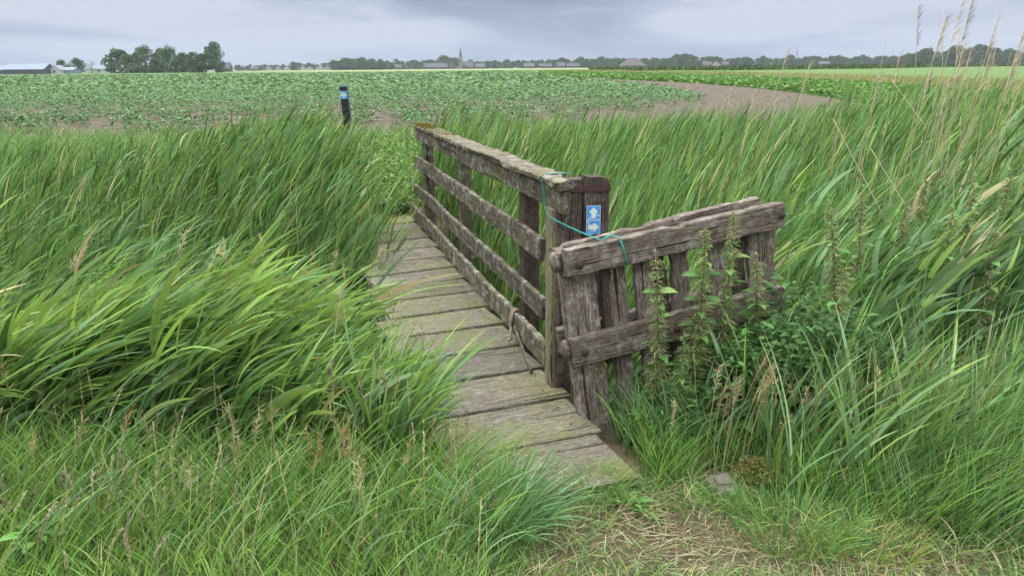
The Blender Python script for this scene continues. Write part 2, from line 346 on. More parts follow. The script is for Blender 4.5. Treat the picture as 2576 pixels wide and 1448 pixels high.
def turf(A, x, y, Hm, Wm, lean, spread=.35, seg=5, bend=1.2, cols=None, wts=None, hj=.35, grav=-.3, k=.8, wx=1.0):
    n = len(x); h = height(x, y); base = np.stack([x, y, h - .01], 1)
    Hh = Hm * RNG.uniform(1 - hj, 1 + hj, n); a = RNG.uniform(0, 2 * np.pi, n)
    d0 = np.stack([np.cos(a) * spread * RNG.uniform(0, 1, n) + np.asarray(lean) * .4, np.sin(a) * spread * RNG.uniform(0, 1, n), np.ones(n)], 1)
    d1 = np.stack([wx * (np.asarray(lean) * bend) + np.cos(a) * spread * 2, np.sin(a) * spread * 2, np.full(n, .6) + grav * RNG.uniform(0, 1.6, n)], 1)
    c = pal(n, cols or [G_MID, G_YEL, G_BLUE, STRAW], wts or [5, 3, 1.5, .5]); tp = c * (1 + .3 * RNG.uniform(0, 1, (n, 1)))
    return A.add(ribbons(base, Hh, Wm * RNG.uniform(.5, 1.4, n), d0, d1, seg, k, 1.1, c, tp, 'blade'))

# ---------------------------------------------------------------- timber helpers
def plank(name, p0, p1, wdir, Wd_, Th, m, parent=None, jit=.003, nseg=None, bev=.006, rag=.012, seed=None, warp=.004, taper=0.0, chips=0, M=None):
    """a sawn board from p0 to p1; wdir = direction of its width; a long weathered bar with worn edges and ragged ends"""
    rr = random.Random(seed if seed is not None else random.random())
    p0, p1 = Vector(p0), Vector(p1); X = (p1 - p0); Ln = X.length; X.normalize()
    Y = (Vector(wdir) - X * Vector(wdir).dot(X)).normalized(); Z = X.cross(Y)
    ns = nseg or max(4, int(Ln / .022)); hw, ht = Wd_ / 2, Th / 2; b = min(bev, ht * .45)
    prof = [(-hw + b, -ht), (-hw * .33, -ht), (hw * .33, -ht), (hw - b, -ht), (hw, -ht + b), (hw, ht - b), (hw - b, ht), (hw * .33, ht), (-hw * .33, ht), (-hw + b, ht), (-hw, ht - b), (-hw, -ht + b)]
    bm = bmesh.new(); rings = []; so = rr.uniform(0, 100)
    chip = [(rr.uniform(0, Ln), rr.choice((-1, 1)), rr.uniform(.02, .06), rr.uniform(.006, .02)) for _ in range(chips)]
    for i in range(ns + 1):
        f = i / ns; xx = f * Ln; ring = []
        wy = warp * mnoise.noise(Vector((xx * 1.3, so, 0))); wz = warp * mnoise.noise(Vector((xx * 1.1, so, 9)))
        for k, (y, z) in enumerate(prof):
            e = jit * mnoise.noise(Vector((xx * 14, y * 40 + so, z * 40)))
            sgn = 1 if y > 0 else -1; yy = y * (1 - taper * f) + sgn * e * 1.0 + wy; zz = z + (1 if z > 0 else -1) * e * .6 + wz
            for (cx_, cs, cw, cd) in chip:
                if cs == sgn and abs(y) > hw * .8: yy -= sgn * cd * max(0, 1 - abs((xx - cx_) / cw)) ** .5 * .7
            xe = xx
            if i in (0, ns): xe += (1 if i == 0 else -1) * rag * abs(mnoise.noise(Vector((y * 35 + so, z * 30, 5 * f)))) * 1.6
            ring.append(bm.verts.new((xe, yy, zz)))
        rings.append(ring)
    K = len(prof)
    for a_, b_ in zip(rings[:-1], rings[1:]):
        for k in range(K): bm.faces.new((a_[k], b_[k], b_[(k + 1) % K], a_[(k + 1) % K]))
    bm.faces.new(rings[0]); bm.faces.new(rings[-1][::-1])
    bmesh.ops.recalc_face_normals(bm, faces=bm.faces[:])
    me = bm_mesh(name, bm, True)
    for e in me.edges: pass
    me.set_sharp_from_angle(angle=R(24))
    W = Matrix(((X.x, Y.x, Z.x, p0.x), (X.y, Y.y, Z.y, p0.y), (X.z, Y.z, Z.z, p0.z), (0, 0, 0, 1)))
    return link(name, me, m, parent, W)
def tube(name, pts, r, m, parent=None, sides=6, closed=False):
    bm = bmesh.new(); pts = [Vector(p) for p in pts]; rings = []
    for i, p in enumerate(pts):
        d = (pts[min(i + 1, len(pts) - 1)] - pts[max(i - 1, 0)]).normalized()
        u = d.orthogonal().normalized() if i == 0 else (u - d * u.dot(d)).normalized(); v = d.cross(u)
        rr = r[i] if isinstance(r, (list, tuple)) else r
        rings.append([bm.verts.new(p + (u * math.cos(a) + v * math.sin(a)) * rr) for a in [2 * math.pi * k / sides for k in range(sides)]])
    for a_, b_ in zip(rings[:-1], rings[1:]):
        for k in range(sides): bm.faces.new((a_[k], a_[(k + 1) % sides], b_[(k + 1) % sides], b_[k]))
    bm.faces.new(rings[0][::-1]); bm.faces.new(rings[-1])
    c = pts[0].copy()
    for v_ in bm.verts: v_.co -= c
    bmesh.ops.recalc_face_normals(bm, faces=bm.faces[:])
    return link(name, bm_mesh(name, bm, True), m, parent, Matrix.Translation(c))
def prism(name, pts2, O, X, Y, th, m, parent=None, bev=0.0, sub=0):
    """flat outline (2-D points) given thickness th along X x Y, at its own place"""
    O, X, Y = Vector(O), Vector(X).normalized(), Vector(Y).normalized(); Z = X.cross(Y)
    bm = bmesh.new(); vs = [bm.verts.new((x, y, 0)) for x, y in pts2]; f = bm.faces.new(vs)
    r = bmesh.ops.extrude_face_region(bm, geom=[f]); 
    for v in r['geom']:
        if isinstance(v, bmesh.types.BMVert): v.co.z += th
    bmesh.ops.recalc_face_normals(bm, faces=bm.faces[:])
    if bev: bmesh.ops.bevel(bm, geom=bm.edges[:], offset=bev, segments=2, affect='EDGES')
    me = bm_mesh(name, bm)
    W = Matrix(((X.x, Y.x, Z.x, O.x), (X.y, Y.y, Z.y, O.y), (X.z, Y.z, Z.z, O.z), (0, 0, 0, 1)))
    return link(name, me, m, parent, W)
def disc_bolt(name, c, nrm, r, th, m, parent, dome=True, seg=14):
    nrm = Vector(nrm).normalized(); u = nrm.orthogonal().normalized(); v = nrm.cross(u); bm = bmesh.new()
    prof = [(r, 0), (r * 1.0, th * .6), (r * .8, th), (0.001, th * 1.25 if dome else th)]
    rings = [[bm.verts.new(u * math.cos(a) * q + v * math.sin(a) * q + nrm * z) for a in [2 * math.pi * k / seg for k in range(seg)]] for q, z in prof]
    for a_, b_ in zip(rings[:-1], rings[1:]):
        for k in range(seg): bm.faces.new((a_[k], a_[(k + 1) % seg], b_[(k + 1) % seg], b_[k]))
    bm.faces.new(rings[0][::-1]); bm.faces.new(rings[-1])
    return link(name, bm_mesh(name, bm, True), m, parent, Matrix.Translation(Vector(c)))

# ---------------------------------------------------------------- footbridge
bridge = empty('footbridge', (OB.x, OB.y, 0), label='weathered plank footbridge with one timber railing, leading over the reed ditch', cat='footbridge')
sb = [-.16, .262, .665, 1.065, 1.45, 1.855, 2.24, 2.62, 3.0, 3.365, 3.75, 4.16, 4.54, 4.97, 5.38, 5.78]
rr = random.Random(5)
for i in range(len(sb) - 1):
    a = R(20.5 + 5.0 * min(1, i / 10)) ; bd = Vector((-math.cos(a), -math.sin(a), 0)); s0, s1 = sb[i] + .018, sb[i + 1] - .018
    mid = br((s0 + s1) / 2, -.01 - rr.uniform(0, .03), 0.05 - .0225 + rr.uniform(-.003, .003))
    ln = .72 + rr.uniform(-.02, .03); cosk = abs(bd.cross(BD).z); tl = R(rr.uniform(-.5, .5))
    wd = (s1 - s0) * cosk; BV = Vector((-bd.y, bd.x, 0)) * -1
    plank('deck_plank', mid, mid + bd * ln + Vector((0, 0, rr.uniform(-.006, .006))), BV + Vector((0, 0, tl)), wd, .045, W_DECK, bridge, jit=.004, rag=.006, seed=i, chips=2, bev=.005)
for w_ in (.06, .58):
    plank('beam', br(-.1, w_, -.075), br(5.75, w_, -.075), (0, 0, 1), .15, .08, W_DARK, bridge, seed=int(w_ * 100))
plank('edge_board', br(.1, .655, -.055), br(5.7, .655, -.055), (0, 0, 1), .17, .03, W_CAP, bridge, seed=78)
UPV = (0, 0, 1)
plank('handrail_board', br(.70, -.024, 1.008), br(5.03, -.022, .985), UPV, .118, .048, W_RAIL, bridge, jit=.004, rag=.02, seed=21, chips=1, warp=.010)
plank('railing_board', br(1.0, -.017, .707), br(5.13, -.016, .706), UPV, .120, .034, W_RAIL, bridge, jit=.004, rag=.02, seed=22, chips=1, warp=.010)
plank('railing_board', br(.97, -.017, .401), br(5.26, -.016, .410), UPV, .115, .034, W_RAIL, bridge, jit=.004, rag=.02, seed=23, chips=1, warp=.010)
kb = plank('kick_board', br(.93, -.017, .162), br(5.48, -.016, .150), UPV, .130, .036, W_RAIL, bridge, jit=.004, rag=.02, seed=24, chips=1, warp=.010)
cap = plank('handrail_cap', br(.93, -.038, 1.082), br(5.02, -.045, 1.062), WD, .140, .034, W_CAP, bridge, jit=.009, rag=.02, seed=25, chips=9, warp=.012, bev=.012)
plank('handrail_cap', br(.66, -.004, 1.080), br(.918, -.026, 1.086), WD, .100, .034, W_CAP, bridge, jit=.012, rag=.05, seed=26, chips=4, warp=.008, bev=.012).__setitem__('label', 'short loose pointed piece of handrail cap')
# thick cushions of moss on the far third of the cap
def moss(name, n, f, parent, cols, r0=.006, r1=.016):
    A = Acc(); P = np.array([f() for _ in range(n)]); a = RNG.uniform(0, 6.28, n)
    d = np.stack([np.cos(a) * .8, np.sin(a) * .8, RNG.uniform(.2, 1, n)], 1)
    A.add(ribbons(P, RNG.uniform(r0, r1, n), RNG.uniform(r0, r1, n) * .9, d, d + arr(0, 0, -.6), 2, .9, 1, pal(n, cols, [1] * len(cols)), None, 'ovate'))
    return A.make(name, M_DRY, parent)
MOSSC = [(.17, .13, .02), (.24, .17, .025), (.12, .13, .03), (.10, .08, .03)]
moss('moss', 5200, lambda: tuple(br(5.0 - abs(random.gauss(0, .95)) , -.043 + random.uniform(-.065, .065), 1.081 + random.uniform(-.004, .003))), bridge, MOSSC, .005, .013)
for (s_, wd, zt, zb) in ((1.47, .105, .97, -.9), (3.15, .085, .97, -1.0), (4.80, .12, .96, -.6)):
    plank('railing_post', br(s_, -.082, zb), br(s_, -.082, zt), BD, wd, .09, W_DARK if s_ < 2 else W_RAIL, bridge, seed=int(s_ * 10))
# splinter hanging off the kick board
plank('splinter', br(1.50, .004, .145), br(.98, .055, .058), UPV, .03, .010, W_CAP, bridge, rag=.05, seed=31, taper=.2)
NAIL = flat('nail_head', (.03, .022, .02), .6, .5)
for i in range(len(sb) - 1):
    for dw in (.05, .56):
        for q in (.28, .74):
            s_ = sb[i] + (sb[i + 1] - sb[i]) * q + (-dw) * math.tan(R(5)) * 1.0
            if i < 9: disc_bolt('nail', br(s_, dw + rr.uniform(-.01, .01), .0505), (0, 0, 1), .0055, .0015, NAIL, bridge, seg=8)
# wire netting stapled over the planks: hexagonal cells of thin wire
def netting():
    cell = .027; V = []; F = []; S0, S1, W0, W1 = -.10, 5.3, .06, .60
    dx = cell * 1.5; dy = cell * math.sqrt(3) / 2; hx = cell / 2
    segs = []
    for i in range(int((S1 - S0) / (cell * 1.5)) + 1):
        for j in range(int((W1 - W0) / (dy * 2)) + 1):
            cx_ = S0 + i * cell * 1.5 * 0.62; cy_ = W0 + j * dy * 2 + (dy if i % 2 else 0)
            if cx_ > S1: continue
            k = [(cx_ + hx * .62 * math.cos(a) * 1.15, cy_ + hx * math.sin(a) * 1.15) for a in [R(60 * q) for q in range(4)]]
            segs += [(k[0], k[1]), (k[1], k[2]), (k[2], k[3])]
    r = random.Random(3)
    def z(s_, w_): return .0555 + .0035 * mnoise.noise(Vector((s_ * 6, w_ * 6, 0))) + .002
    t = .00055
    for (a, b) in segs:
        A_, B_ = br(a[0], a[1], z(*a)), br(b[0], b[1], z(*b)); d = (B_ - A_).normalized(); sx = Vector((-d.y, d.x, 0)) * t; up = Vector((0, 0, t * 1.6)); n0 = len(V)
        V += [A_ - sx, A_ + sx, A_ + up, B_ - sx, B_ + sx, B_ + up]; F += [(n0, n0 + 1, n0 + 4, n0 + 3), (n0 + 1, n0 + 2, n0 + 5, n0 + 4), (n0 + 2, n0, n0 + 3, n0 + 5)]
    o0 = np.array([OB.x, OB.y, 0]); me = np_mesh('wire_netting', np.array([tuple(v) for v in V]) - o0, np.array(F), smooth=False)
    return link('wire_netting', me, flat('galvanised_wire', (.20, .19, .165), .55, .5), bridge, Matrix.Translation(Vector(o0)))
netting()

# rope knotted round the kick board near its end
ROPE = flat('hemp_rope', (.30, .25, .18), .9, 0, .35, 400, .6)
def coil(s0, w0, z0, hw_, hh, turns, pitch, r, n=26):
    pts = []
    for k in range(int(n * turns) + 1):
        a = 2 * math.pi * k / n; pts.append(br(s0 + pitch * k / n, w0 + hw_ * math.cos(a), z0 + hh * math.sin(a)))
    return pts
rope = empty('rope', br(1.53, -.015, .1), label='short hemp rope knotted round the near end of the kick board', cat='rope')
tube('loop', coil(1.50, -.015, .165, .030, .076, 2.2, .018, 0), .0075, ROPE, rope)
tube('tail', [br(1.50, .022, .14), br(1.46, .035, .11), br(1.45, .03, .085), br(1.48, .04, .065)], .006, ROPE, rope)

# ---------------------------------------------------------------- posts by the gate
def at(x, y, Y): return gy(x, y, Y)
sq = plank('square_post', (.205, 3.66, -1.0), (.205, 3.66, .955), BD, .10, .058, W_LIGHT, None, seed=41, jit=.004)
tag(sq, 'pale square post with mossy foot, against the ends of the bridge rails', 'post')
# broad old oak gatepost: split, worn round at the top, with an iron strap
gp = empty('gatepost', (.335, 3.66, 0), label='broad dark split gatepost with an iron strap, behind the tilted gate', cat='gatepost')
px_ = Vector((.985, .17, 0)).normalized(); pyv = Vector((-px_.y, px_.x, 0))
def oldpost(name, cx_, wd, th, z0, z1, seed, m=W_POST, rnd=.03):
    bm = bmesh.new(); nsx, nsz = 30, 44; so = seed * 3.7
    front, back = [], []
    for k in range(nsz + 1):
        f = k / nsz; z = z0 + (z1 - z0) * f; rf, rb = [], []
        for i in range(nsx + 1):
            u = i / nsx - .5; x = u * wd; top = z1 - z
            e = max(0, 1 - top / rnd) if top < rnd else 0
            out = max(0, 2 * u * (1 if cx_ > 0 else -1)); xs = x * (1 - .03 * e * e); zz = z - (.012 + .012 * mnoise.noise(Vector((x * 20, so, 0)))) * (f ** 12) - rnd * .8 * out ** 6 * (f ** 20)
            gro = .009 * abs(mnoise.noise(Vector((x * 70, so, z * .9)))) + .012 * max(0, mnoise.noise(Vector((x * 26, so + 5, z * .5))) - .25)
            ed = .012 * (abs(2 * u) ** 10)
            rf.append(bm.verts.new((xs + .003 * mnoise.noise(Vector((x * 8, z * 6, so))), -th / 2 + gro + ed, zz)))
            rb.append(bm.verts.new((xs, th / 2 - ed, zz)))
        front.append(rf); back.append(rb)
    for k in range(nsz):
        for i in range(nsx):
            bm.faces.new((front[k][i], front[k][i + 1], front[k + 1][i + 1], front[k + 1][i]))
            bm.faces.new((back[k][i + 1], back[k][i], back[k + 1][i], back[k + 1][i + 1]))
        bm.faces.new((back[k][0], front[k][0], front[k + 1][0], back[k + 1][0])); bm.faces.new((front[k][-1], back[k][-1], back[k + 1][-1], front[k + 1][-1]))
    for i in range(nsx): bm.faces.new((front[-1][i], front[-1][i + 1], back[-1][i + 1], back[-1][i]))
    # turn so that the grain (local x of the timber material) runs up the post
    for v in bm.verts: v.co = Vector((v.co.z, v.co.x, v.co.y))
    me = bm_mesh(name, bm, True); me.set_sharp_from_angle(angle=R(40))
    c = Vector((.335, 3.66, 0)) + px_ * cx_
    W = Matrix(((0, px_.x, pyv.x, c.x), (0, px_.y, pyv.y, c.y), (1, 0, 0, 0), (0, 0, 0, 1)))
    return link(name, me, m, gp, W)
oldpost('post_half', -.066, .125, .085, -.6, 1.108, 1); oldpost('post_half', .064, .131, .085, -.6, 1.118, 2)
def gpw(x, z, d): return Vector((.335, 3.66, 0)) + px_ * x + Vector((0, 0, z)) - pyv * d
prism('iron_strap', [(-.126, 0), (.125, .0), (.125, .030), (-.126, .029)], gpw(0, 1.035, .0445), px_, (0, 0, 1), .004, RUST, gp, .001)
prism('iron_strap', [(-.045, 0), (.045, 0), (.045, .030), (-.045, .030)], gpw(.1265, 1.035, 0), pyv, (0, 0, 1), .003, RUST, gp)

# waymark plates on the gatepost
BLUE = flat('waymark_blue', (.085, .33, .70), .38, 0, .05, 40); CREAM = flat('arrow_cream', (.72, .80, .68), .5, 0, .07, 60); WHITE = flat('sign_white', (.66, .75, .80), .4, 0, .05, 60)
LIME = flat('arrow_lime', (.58, .66, .34), .5, 0, .07, 60)
UPARROW = [(-.28, -.78), (.24, -.80), (.26, -.02), (.62, .10), (.0, .80), (-.66, .10), (-.28, .02)]
def offset_poly(P, s): 
    cx_ = sum(p[0] for p in P) / len(P); cy_ = sum(p[1] for p in P) / len(P); out = []
    n = len(P)
    for i in range(n):
        a, b, c = Vector(P[i - 1]), Vector(P[i]), Vector(P[(i + 1) % n]); d1 = (b - a).normalized(); d2 = (c - b).normalized()
        n1 = Vector((d1.y, -d1.x)); n2 = Vector((d2.y, -d2.x)); nn = (n1 + n2); nn = nn / max(.35, nn.length ** 2 / 2) 
        out.append(tuple(b + nn * s))
    return out
def waymark(O, X, Y, size, rot, label, cracks, arrow_m=CREAM, nm='waymark_plate', parent=None, screws=((-.78, .08), (.66, .18))):
    """square blue plate with an arrow and the white cracks of its worn print"""
    O, X, Y = Vector(O), Vector(X).normalized(), Vector(Y).normalized(); Nn = X.cross(Y); h = size / 2
    pl_ = prism(nm, [(-h, -h), (h, -h), (h, h), (-h, h)], O, X, Y, .002, BLUE, parent, .0004)
    if label: tag(pl_, label, 'waymark sign')
    ca, sa = math.cos(rot), math.sin(rot); T = lambda P: [((x * ca - y * sa) * h * .86, (x * sa + y * ca) * h * .86) for x, y in P]
    k = prism('border', [(-h, -h), (h, -h), (h, h), (-h, h)], O + Nn * .00205, X, Y, .0002, WHITE, pl_)
    k2 = prism('field', [(-h * .94, -h * .94), (h * .94, -h * .94), (h * .94, h * .94), (-h * .94, h * .94)], O + Nn * .0023, X, Y, .0002, BLUE, pl_)
    prism('arrow_outline', T(offset_poly(UPARROW, .10)), O + Nn * .0026, X, Y, .0002, WHITE, pl_)
    prism('arrow', T(UPARROW), O + Nn * .0029, X, Y, .0002, arrow_m, pl_)
    for c in cracks:
        for (a, b) in zip(c[:-1], c[1:]):
            a, b = Vector(a) * h, Vector(b) * h; d = (b - a).normalized(); nn = Vector((-d.y, d.x)) * h * .055
            prism('crack', [tuple(a - nn), tuple(b - nn * .7), tuple(b + nn * .7), tuple(a + nn)], O + Nn * .0032, X, Y, .0001, WHITE, pl_)
    for q in screws: disc_bolt('screw', O + X * q[0] * h + Y * q[1] * h + Nn * .003, Nn, h * .085, .0015, NAIL, pl_, seg=10)
    return pl_
ZU = Vector((0, 0, 1)); sgx = px_
waymark(gpw(.047, .935, .0470), sgx, ZU, .069, 0, 'blue square plate with a pale arrow pointing up, fixed on the dark gatepost', [[(-.62, -.92), (-.42, -.62), (-.26, -.5)], [(-.68, -.74), (-.42, -.62)], [(.28, -.32), (.62, -.44), (.92, -.36)], [(.62, -.44), (.8, -.3)]])
waymark(gpw(.0465, .8655, .0470), sgx, ZU, .069, -math.pi / 2, 'blue square plate with a pale arrow pointing right, just above the gate rail', [[(-.86, .86), (-.66, .5), (-.4, .32)], [(-.3, -.3), (-.38, -.7), (-.6, -.94)], [(-.7, .9), (-.66, .5)]], screws=((.05, .66), (.3, -.9)))

# dark board leaning between post and gate
ld = plank('leaning_board', (.33, 3.42, -.12), (.275, 3.50, .62), (1, .2, 0), .07, .03, W_DARK, None, seed=44)
tag(ld, 'narrow dark board leaning upright between square post and gate', 'board')

# ---------------------------------------------------------------- tilted gate
P0 = Vector((.205, 3.215, .853)); P1 = Vector((1.200, 3.49, .990)); E1 = (P1 - P0).normalized(); GL = (P1 - P0).length
Nf = Vector((E1.y, -E1.x, 0)).normalized(); E2 = E1.cross(Nf).normalized()
if E2.z > 0: E2 = -E2
gate = empty('wooden_gate', (P0.x + .2, P0.y + .05, 0), label='short weathered oak gate of paired rails and upright slats, tilted in nettles', cat='gate')
def gt(a, d, n=0): return P0 + E1 * a + E2 * d + Nf * n     # a along the rail, d down, n towards the path
plank('rail', gt(.0, .062, 0), gt(GL + .045, .053, 0), E2, .122, .050, W_GATE, gate, jit=.006, rag=.03, seed=51, chips=3, warp=.006, bev=.004)
plank('rail', gt(-.012, .072, -.105), gt(GL - .015, .036, -.105), E2, .118, .040, W_GATE, gate, jit=.006, rag=.02, seed=52, chips=3, warp=.008, bev=.004)
plank('rail', gt(-.012, .478, 0), gt(GL + .03, .458, 0), E2, .132, .046, W_GATE, gate, jit=.005, rag=.012, seed=53, chips=2, warp=.006, bev=.004)
plank('rail', gt(-.03, .455, -.105), gt(GL + .0, .430, -.105), E2, .12, .040, W_GATE, gate, jit=.006, rag=.012, seed=54, chips=2, warp=.008, bev=.004)
sl = [(.083, .160, .055, .94, 0), (.215, .06, .05, .60, -.004), (.262, .082, .05, .88, 0), (.40, .090, .05, .80, 0), (.485, .06, .04, .75, -.02), (.572, .088, .05, .66, 0), (.765, .082, .045, .66, 0), (.885, .05, .04, .60, -.01), (.945, .045, .045, .56, 0), (1.012, .105, .05, .58, 0)]
for i, (a, wd, th, dn, nn) in enumerate(sl):
    if i == 0:
        plank('slat', gt(a - .004, .02, -.0520 - .0), gt(a + .0, dn - .0, -.050), E1, wd, th - .006, W_GATE, gate, jit=.005, seed=60, warp=.006, bev=.005, chips=2, taper=.03)
    else:
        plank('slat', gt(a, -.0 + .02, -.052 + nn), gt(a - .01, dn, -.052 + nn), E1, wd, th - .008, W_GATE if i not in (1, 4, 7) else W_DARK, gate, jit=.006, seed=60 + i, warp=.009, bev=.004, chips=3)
for (a, d, r) in ((.072, .078, .020), (.66 * GL, .075, .013), (GL + .02, .050, .017), (.052, .482, .018), (.505, .475, .018)):
    disc_bolt('bolt', gt(a, d, .0245), Nf, r, .006, RUST, gate)
for d in (.062, .47):
    disc_bolt('washer', gt(-.012, d, -.030), -E1, .045, .022, W_GATE, gate, seg=20)

# turquoise twine from handrail to gate
TW = flat('turquoise_twine', (.02, .36, .30), .55, 0, .3, 300)
tw = empty('twine', br(.9, 0, 1.0), label='turquoise twine tied round the handrail end and strung to the gate', cat='twine')
ra = br(.905, .006, 1.02)
tube('loop', [br(.90, -.13, 1.105), br(.905, -.06, 1.107), br(.91, .018, 1.107), br(.905, .024, 1.06), br(.90, .012, 1.0), br(.90, .008, .955), br(.91, .002, .935)], .0022, TW, tw)
tube('loop', [br(.91, .024, 1.09), br(.915, .014, 1.01), br(.94, .008, .93), br(.935, -.03, .925)], .0022, TW, tw)
q00 = br(.91, .008, .945); q0 = br(.775, .026, .922); q1 = gt(.19, -.004, .01); pts = [q00, q00.lerp(q0, .5) + Vector((0, 0, -.003))] + [q0.lerp(q1, f) + Vector((0, 0, -.006 * math.sin(math.pi * f))) for f in [i / 10 for i in range(11)]]
for k in range(3): tube('strand', [p + Vector((0, .002 * math.sin(i * 1.9 + k * 2), .0028 * math.cos(i * 1.7 + k * 2.1))) for i, p in enumerate(pts)], .0013, TW, tw)
tube('tail', [q1, gt(.235, -.012, -.02), gt(.262, -.008, .018), gt(.272, .03, .032), gt(.283, .08, .031), gt(.288, .128, .030)], .003, TW, tw)
tube('tail', [q1, gt(.24, -.010, -.02), gt(.268, -.008, .020), gt(.277, .04, .033), gt(.290, .118, .031)], .002, TW, tw)

# ---------------------------------------------------------------- black marker post across the ditch
bp_ = Vector((-2.275, 11.0, 0)); mk = empty('marker_post', bp_, label='slim black post with blue arrow plate, beyond the ditch', cat='marker post')
BLK = flat('black_plastic', (.018, .019, .025), .42, 0, .2, 20); GREYT = flat('grey_cap', (.30, .34, .42), .4, 0, .1, 20)
def tiltp(z): return bp_ + Vector((-.012 * z / 1.3 + .012, 0, z))
plank('shaft', tiltp(-.02) + Vector((.035, 0, 0)), tiltp(1.365) + Vector((-.02, 0, 0)), (1, 0, 0), .098, .098, BLK, mk, jit=.0, rag=0, warp=0, seed=1, bev=.006)
plank('post_cap', tiltp(1.366) + Vector((-.02, 0, 0)), tiltp(1.385) + Vector((-.021, 0, 0)), (1, 0, 0), .106, .106, GREYT, mk, jit=0, rag=0, warp=0, seed=1, nseg=2, bev=.004)
waymark(tiltp(1.255) + Vector((-.014, -.0515, 0)), (1, 0, 0), (.03, 0, 1), .102, -math.pi / 2, None, [[(-.9, .8), (-.66, .5), (-.4, .32)], [(-.1, -.3), (-.18, -.7), (-.3, -.94)]], LIME, 'arrow_plate', mk, screws=())

# ---------------------------------------------------------------- stone blocks at the path edge
def stone(name, c, sz, seed, m, yaw=0, label='', parent=None):
    bm = bmesh.new(); bmesh.ops.create_cube(bm, size=1)
    for v in bm.verts: v.co = Vector((v.co.x * sz[0], v.co.y * sz[1], v.co.z * sz[2]))
    bmesh.ops.bevel(bm, geom=bm.edges[:], offset=min(sz) * .18, segments=3, affect='EDGES'); bmesh.ops.subdivide_edges(bm, edges=bm.edges[:], cuts=2, use_grid_fill=True)
    for v in bm.verts: v.co += v.co.normalized() * .012 * mnoise.noise(v.co * 14 + Vector((seed, 0, 0))) + v.co.normalized() * .004 * mnoise.noise(v.co * 60)
    o = link(name, bm_mesh(name, bm, True), m, parent, Matrix.Translation(Vector(c)) @ Matrix.Rotation(yaw, 4, 'Z')); return o
STONE = flat('grey_concrete', (.15, .132, .108), .95, 0, .7, 70, 1.0); MSTONE = flat('mossed_stone', (.13, .115, .05), .95, 0, .5, 50, 1.0)
st = stone('stone_block', (.815, 2.70, -.012), (.105, .11, .13), 3, STONE, .12)
tag(st, 'squared grey stone block half sunk in grass at the path edge', 'stone')
st2 = stone('mossy_stone', (1.02, 2.75, -.02), (.27, .20, .14), 9, MSTONE, .05); tag(st2, 'low stone capped with yellow-green moss, right of the squared block', 'stone')
moss('moss_cap', 5200, lambda: (lambda a, q: (1.02 + q * .14 * math.cos(a), 2.75 + q * .105 * math.sin(a), .045 + .02 * (1 - q * q) + random.uniform(0, .008)))(random.uniform(0, 6.28), math.sqrt(random.random())), st2, [(.17, .20, .05), (.21, .22, .07), (.12, .15, .04), (.16, .13, .05)], .010, .026)

# ---------------------------------------------------------------- vegetation round the ditch
def stuff(A, name, label, cat, m=M_LEAF): 
    o = A.make(name, m); return tag(o, label, cat, kind='stuff')
offdeck = lambda x, y, a=.70, b=-.16: ~((ws(x, y) > b) & (ws(x, y) < a) & (y > 2.75) & (y < 8.7))
ingate = lambda x, y: (np.abs((x - P0.x) * E1.y * -1 + (y - P0.y) * E1.x) < .10) & (x > .1) & (x < 1.35)
RNG = np.random.default_rng(5)
# far bank and ditch, left of the bridge
A = Acc(); x, y = scatter(9500, -8, -.9, 5.3, 9.6, lambda x, y: (ws(x, y) > 1.0 + .08 * (y > 6.5)) & ((x < -2.7) | (y > 6.3 + .5 * (x > -1.9))) & clumpy(x, y, .8, 0, .55))
zt = .44 + .24 * sstep(5.2, 7.2, y) + .14 * np.exp(-((x + 2.35) / .65) ** 2) * sstep(6.5, 7.5, y) + .10 * lowf(x, y, .5) + .17 * sstep(-4.2, -2.8, x) - .10 * sstep(-3.6, -6, x)
reed_bed(A, x, y, zt, .27, nl=8, ll=.34, lw=.0165, wind=.62, colw=(.48, .27, .08, .30), seg=5, up=.8, fold=0)
stuff(A, 'reeds', 'dense green reeds on the far bank, left of the footbridge', 'reeds')
A = Acc(); x, y = scatter(1900, -3.1, -1.1, 6.0, 9.6, lambda x, y: (ws(x, y) > .74) & (ws(x, y) < 2.0))
reed_bed(A, x, y, .62 + .30 * sstep(6.2, 8.0, y) + .06 * lowf(x, y, 1.5), .22, nl=8, ll=.34, lw=.020, colw=(.46, .28, .16, .16), seg=5, up=1.0, fold=0)
stuff(A, 'reeds', 'tall reeds standing like a wall beside the far end of the planks', 'reeds')
# thin growth low in the ditch
A = Acc(); x, y = scatter(2600, -5, -.6, 4.2, 5.5, lambda x, y: (ws(x, y) > 1.15) & (x < -1.9) & clumpy(x, y, 1.2, 3, .3))
reed_bed(A, x, y, .15 + .35 * sstep(-1.0, -3.6, x) + 0 * y, .35, nl=6, ll=.42, lw=.017, colw=(.4, .35, .1, .25), seg=5, up=.4, fold=0)
stuff(A, 'ditch_reeds', 'dark low reeds down in the ditch, left of the footbridge', 'reeds')
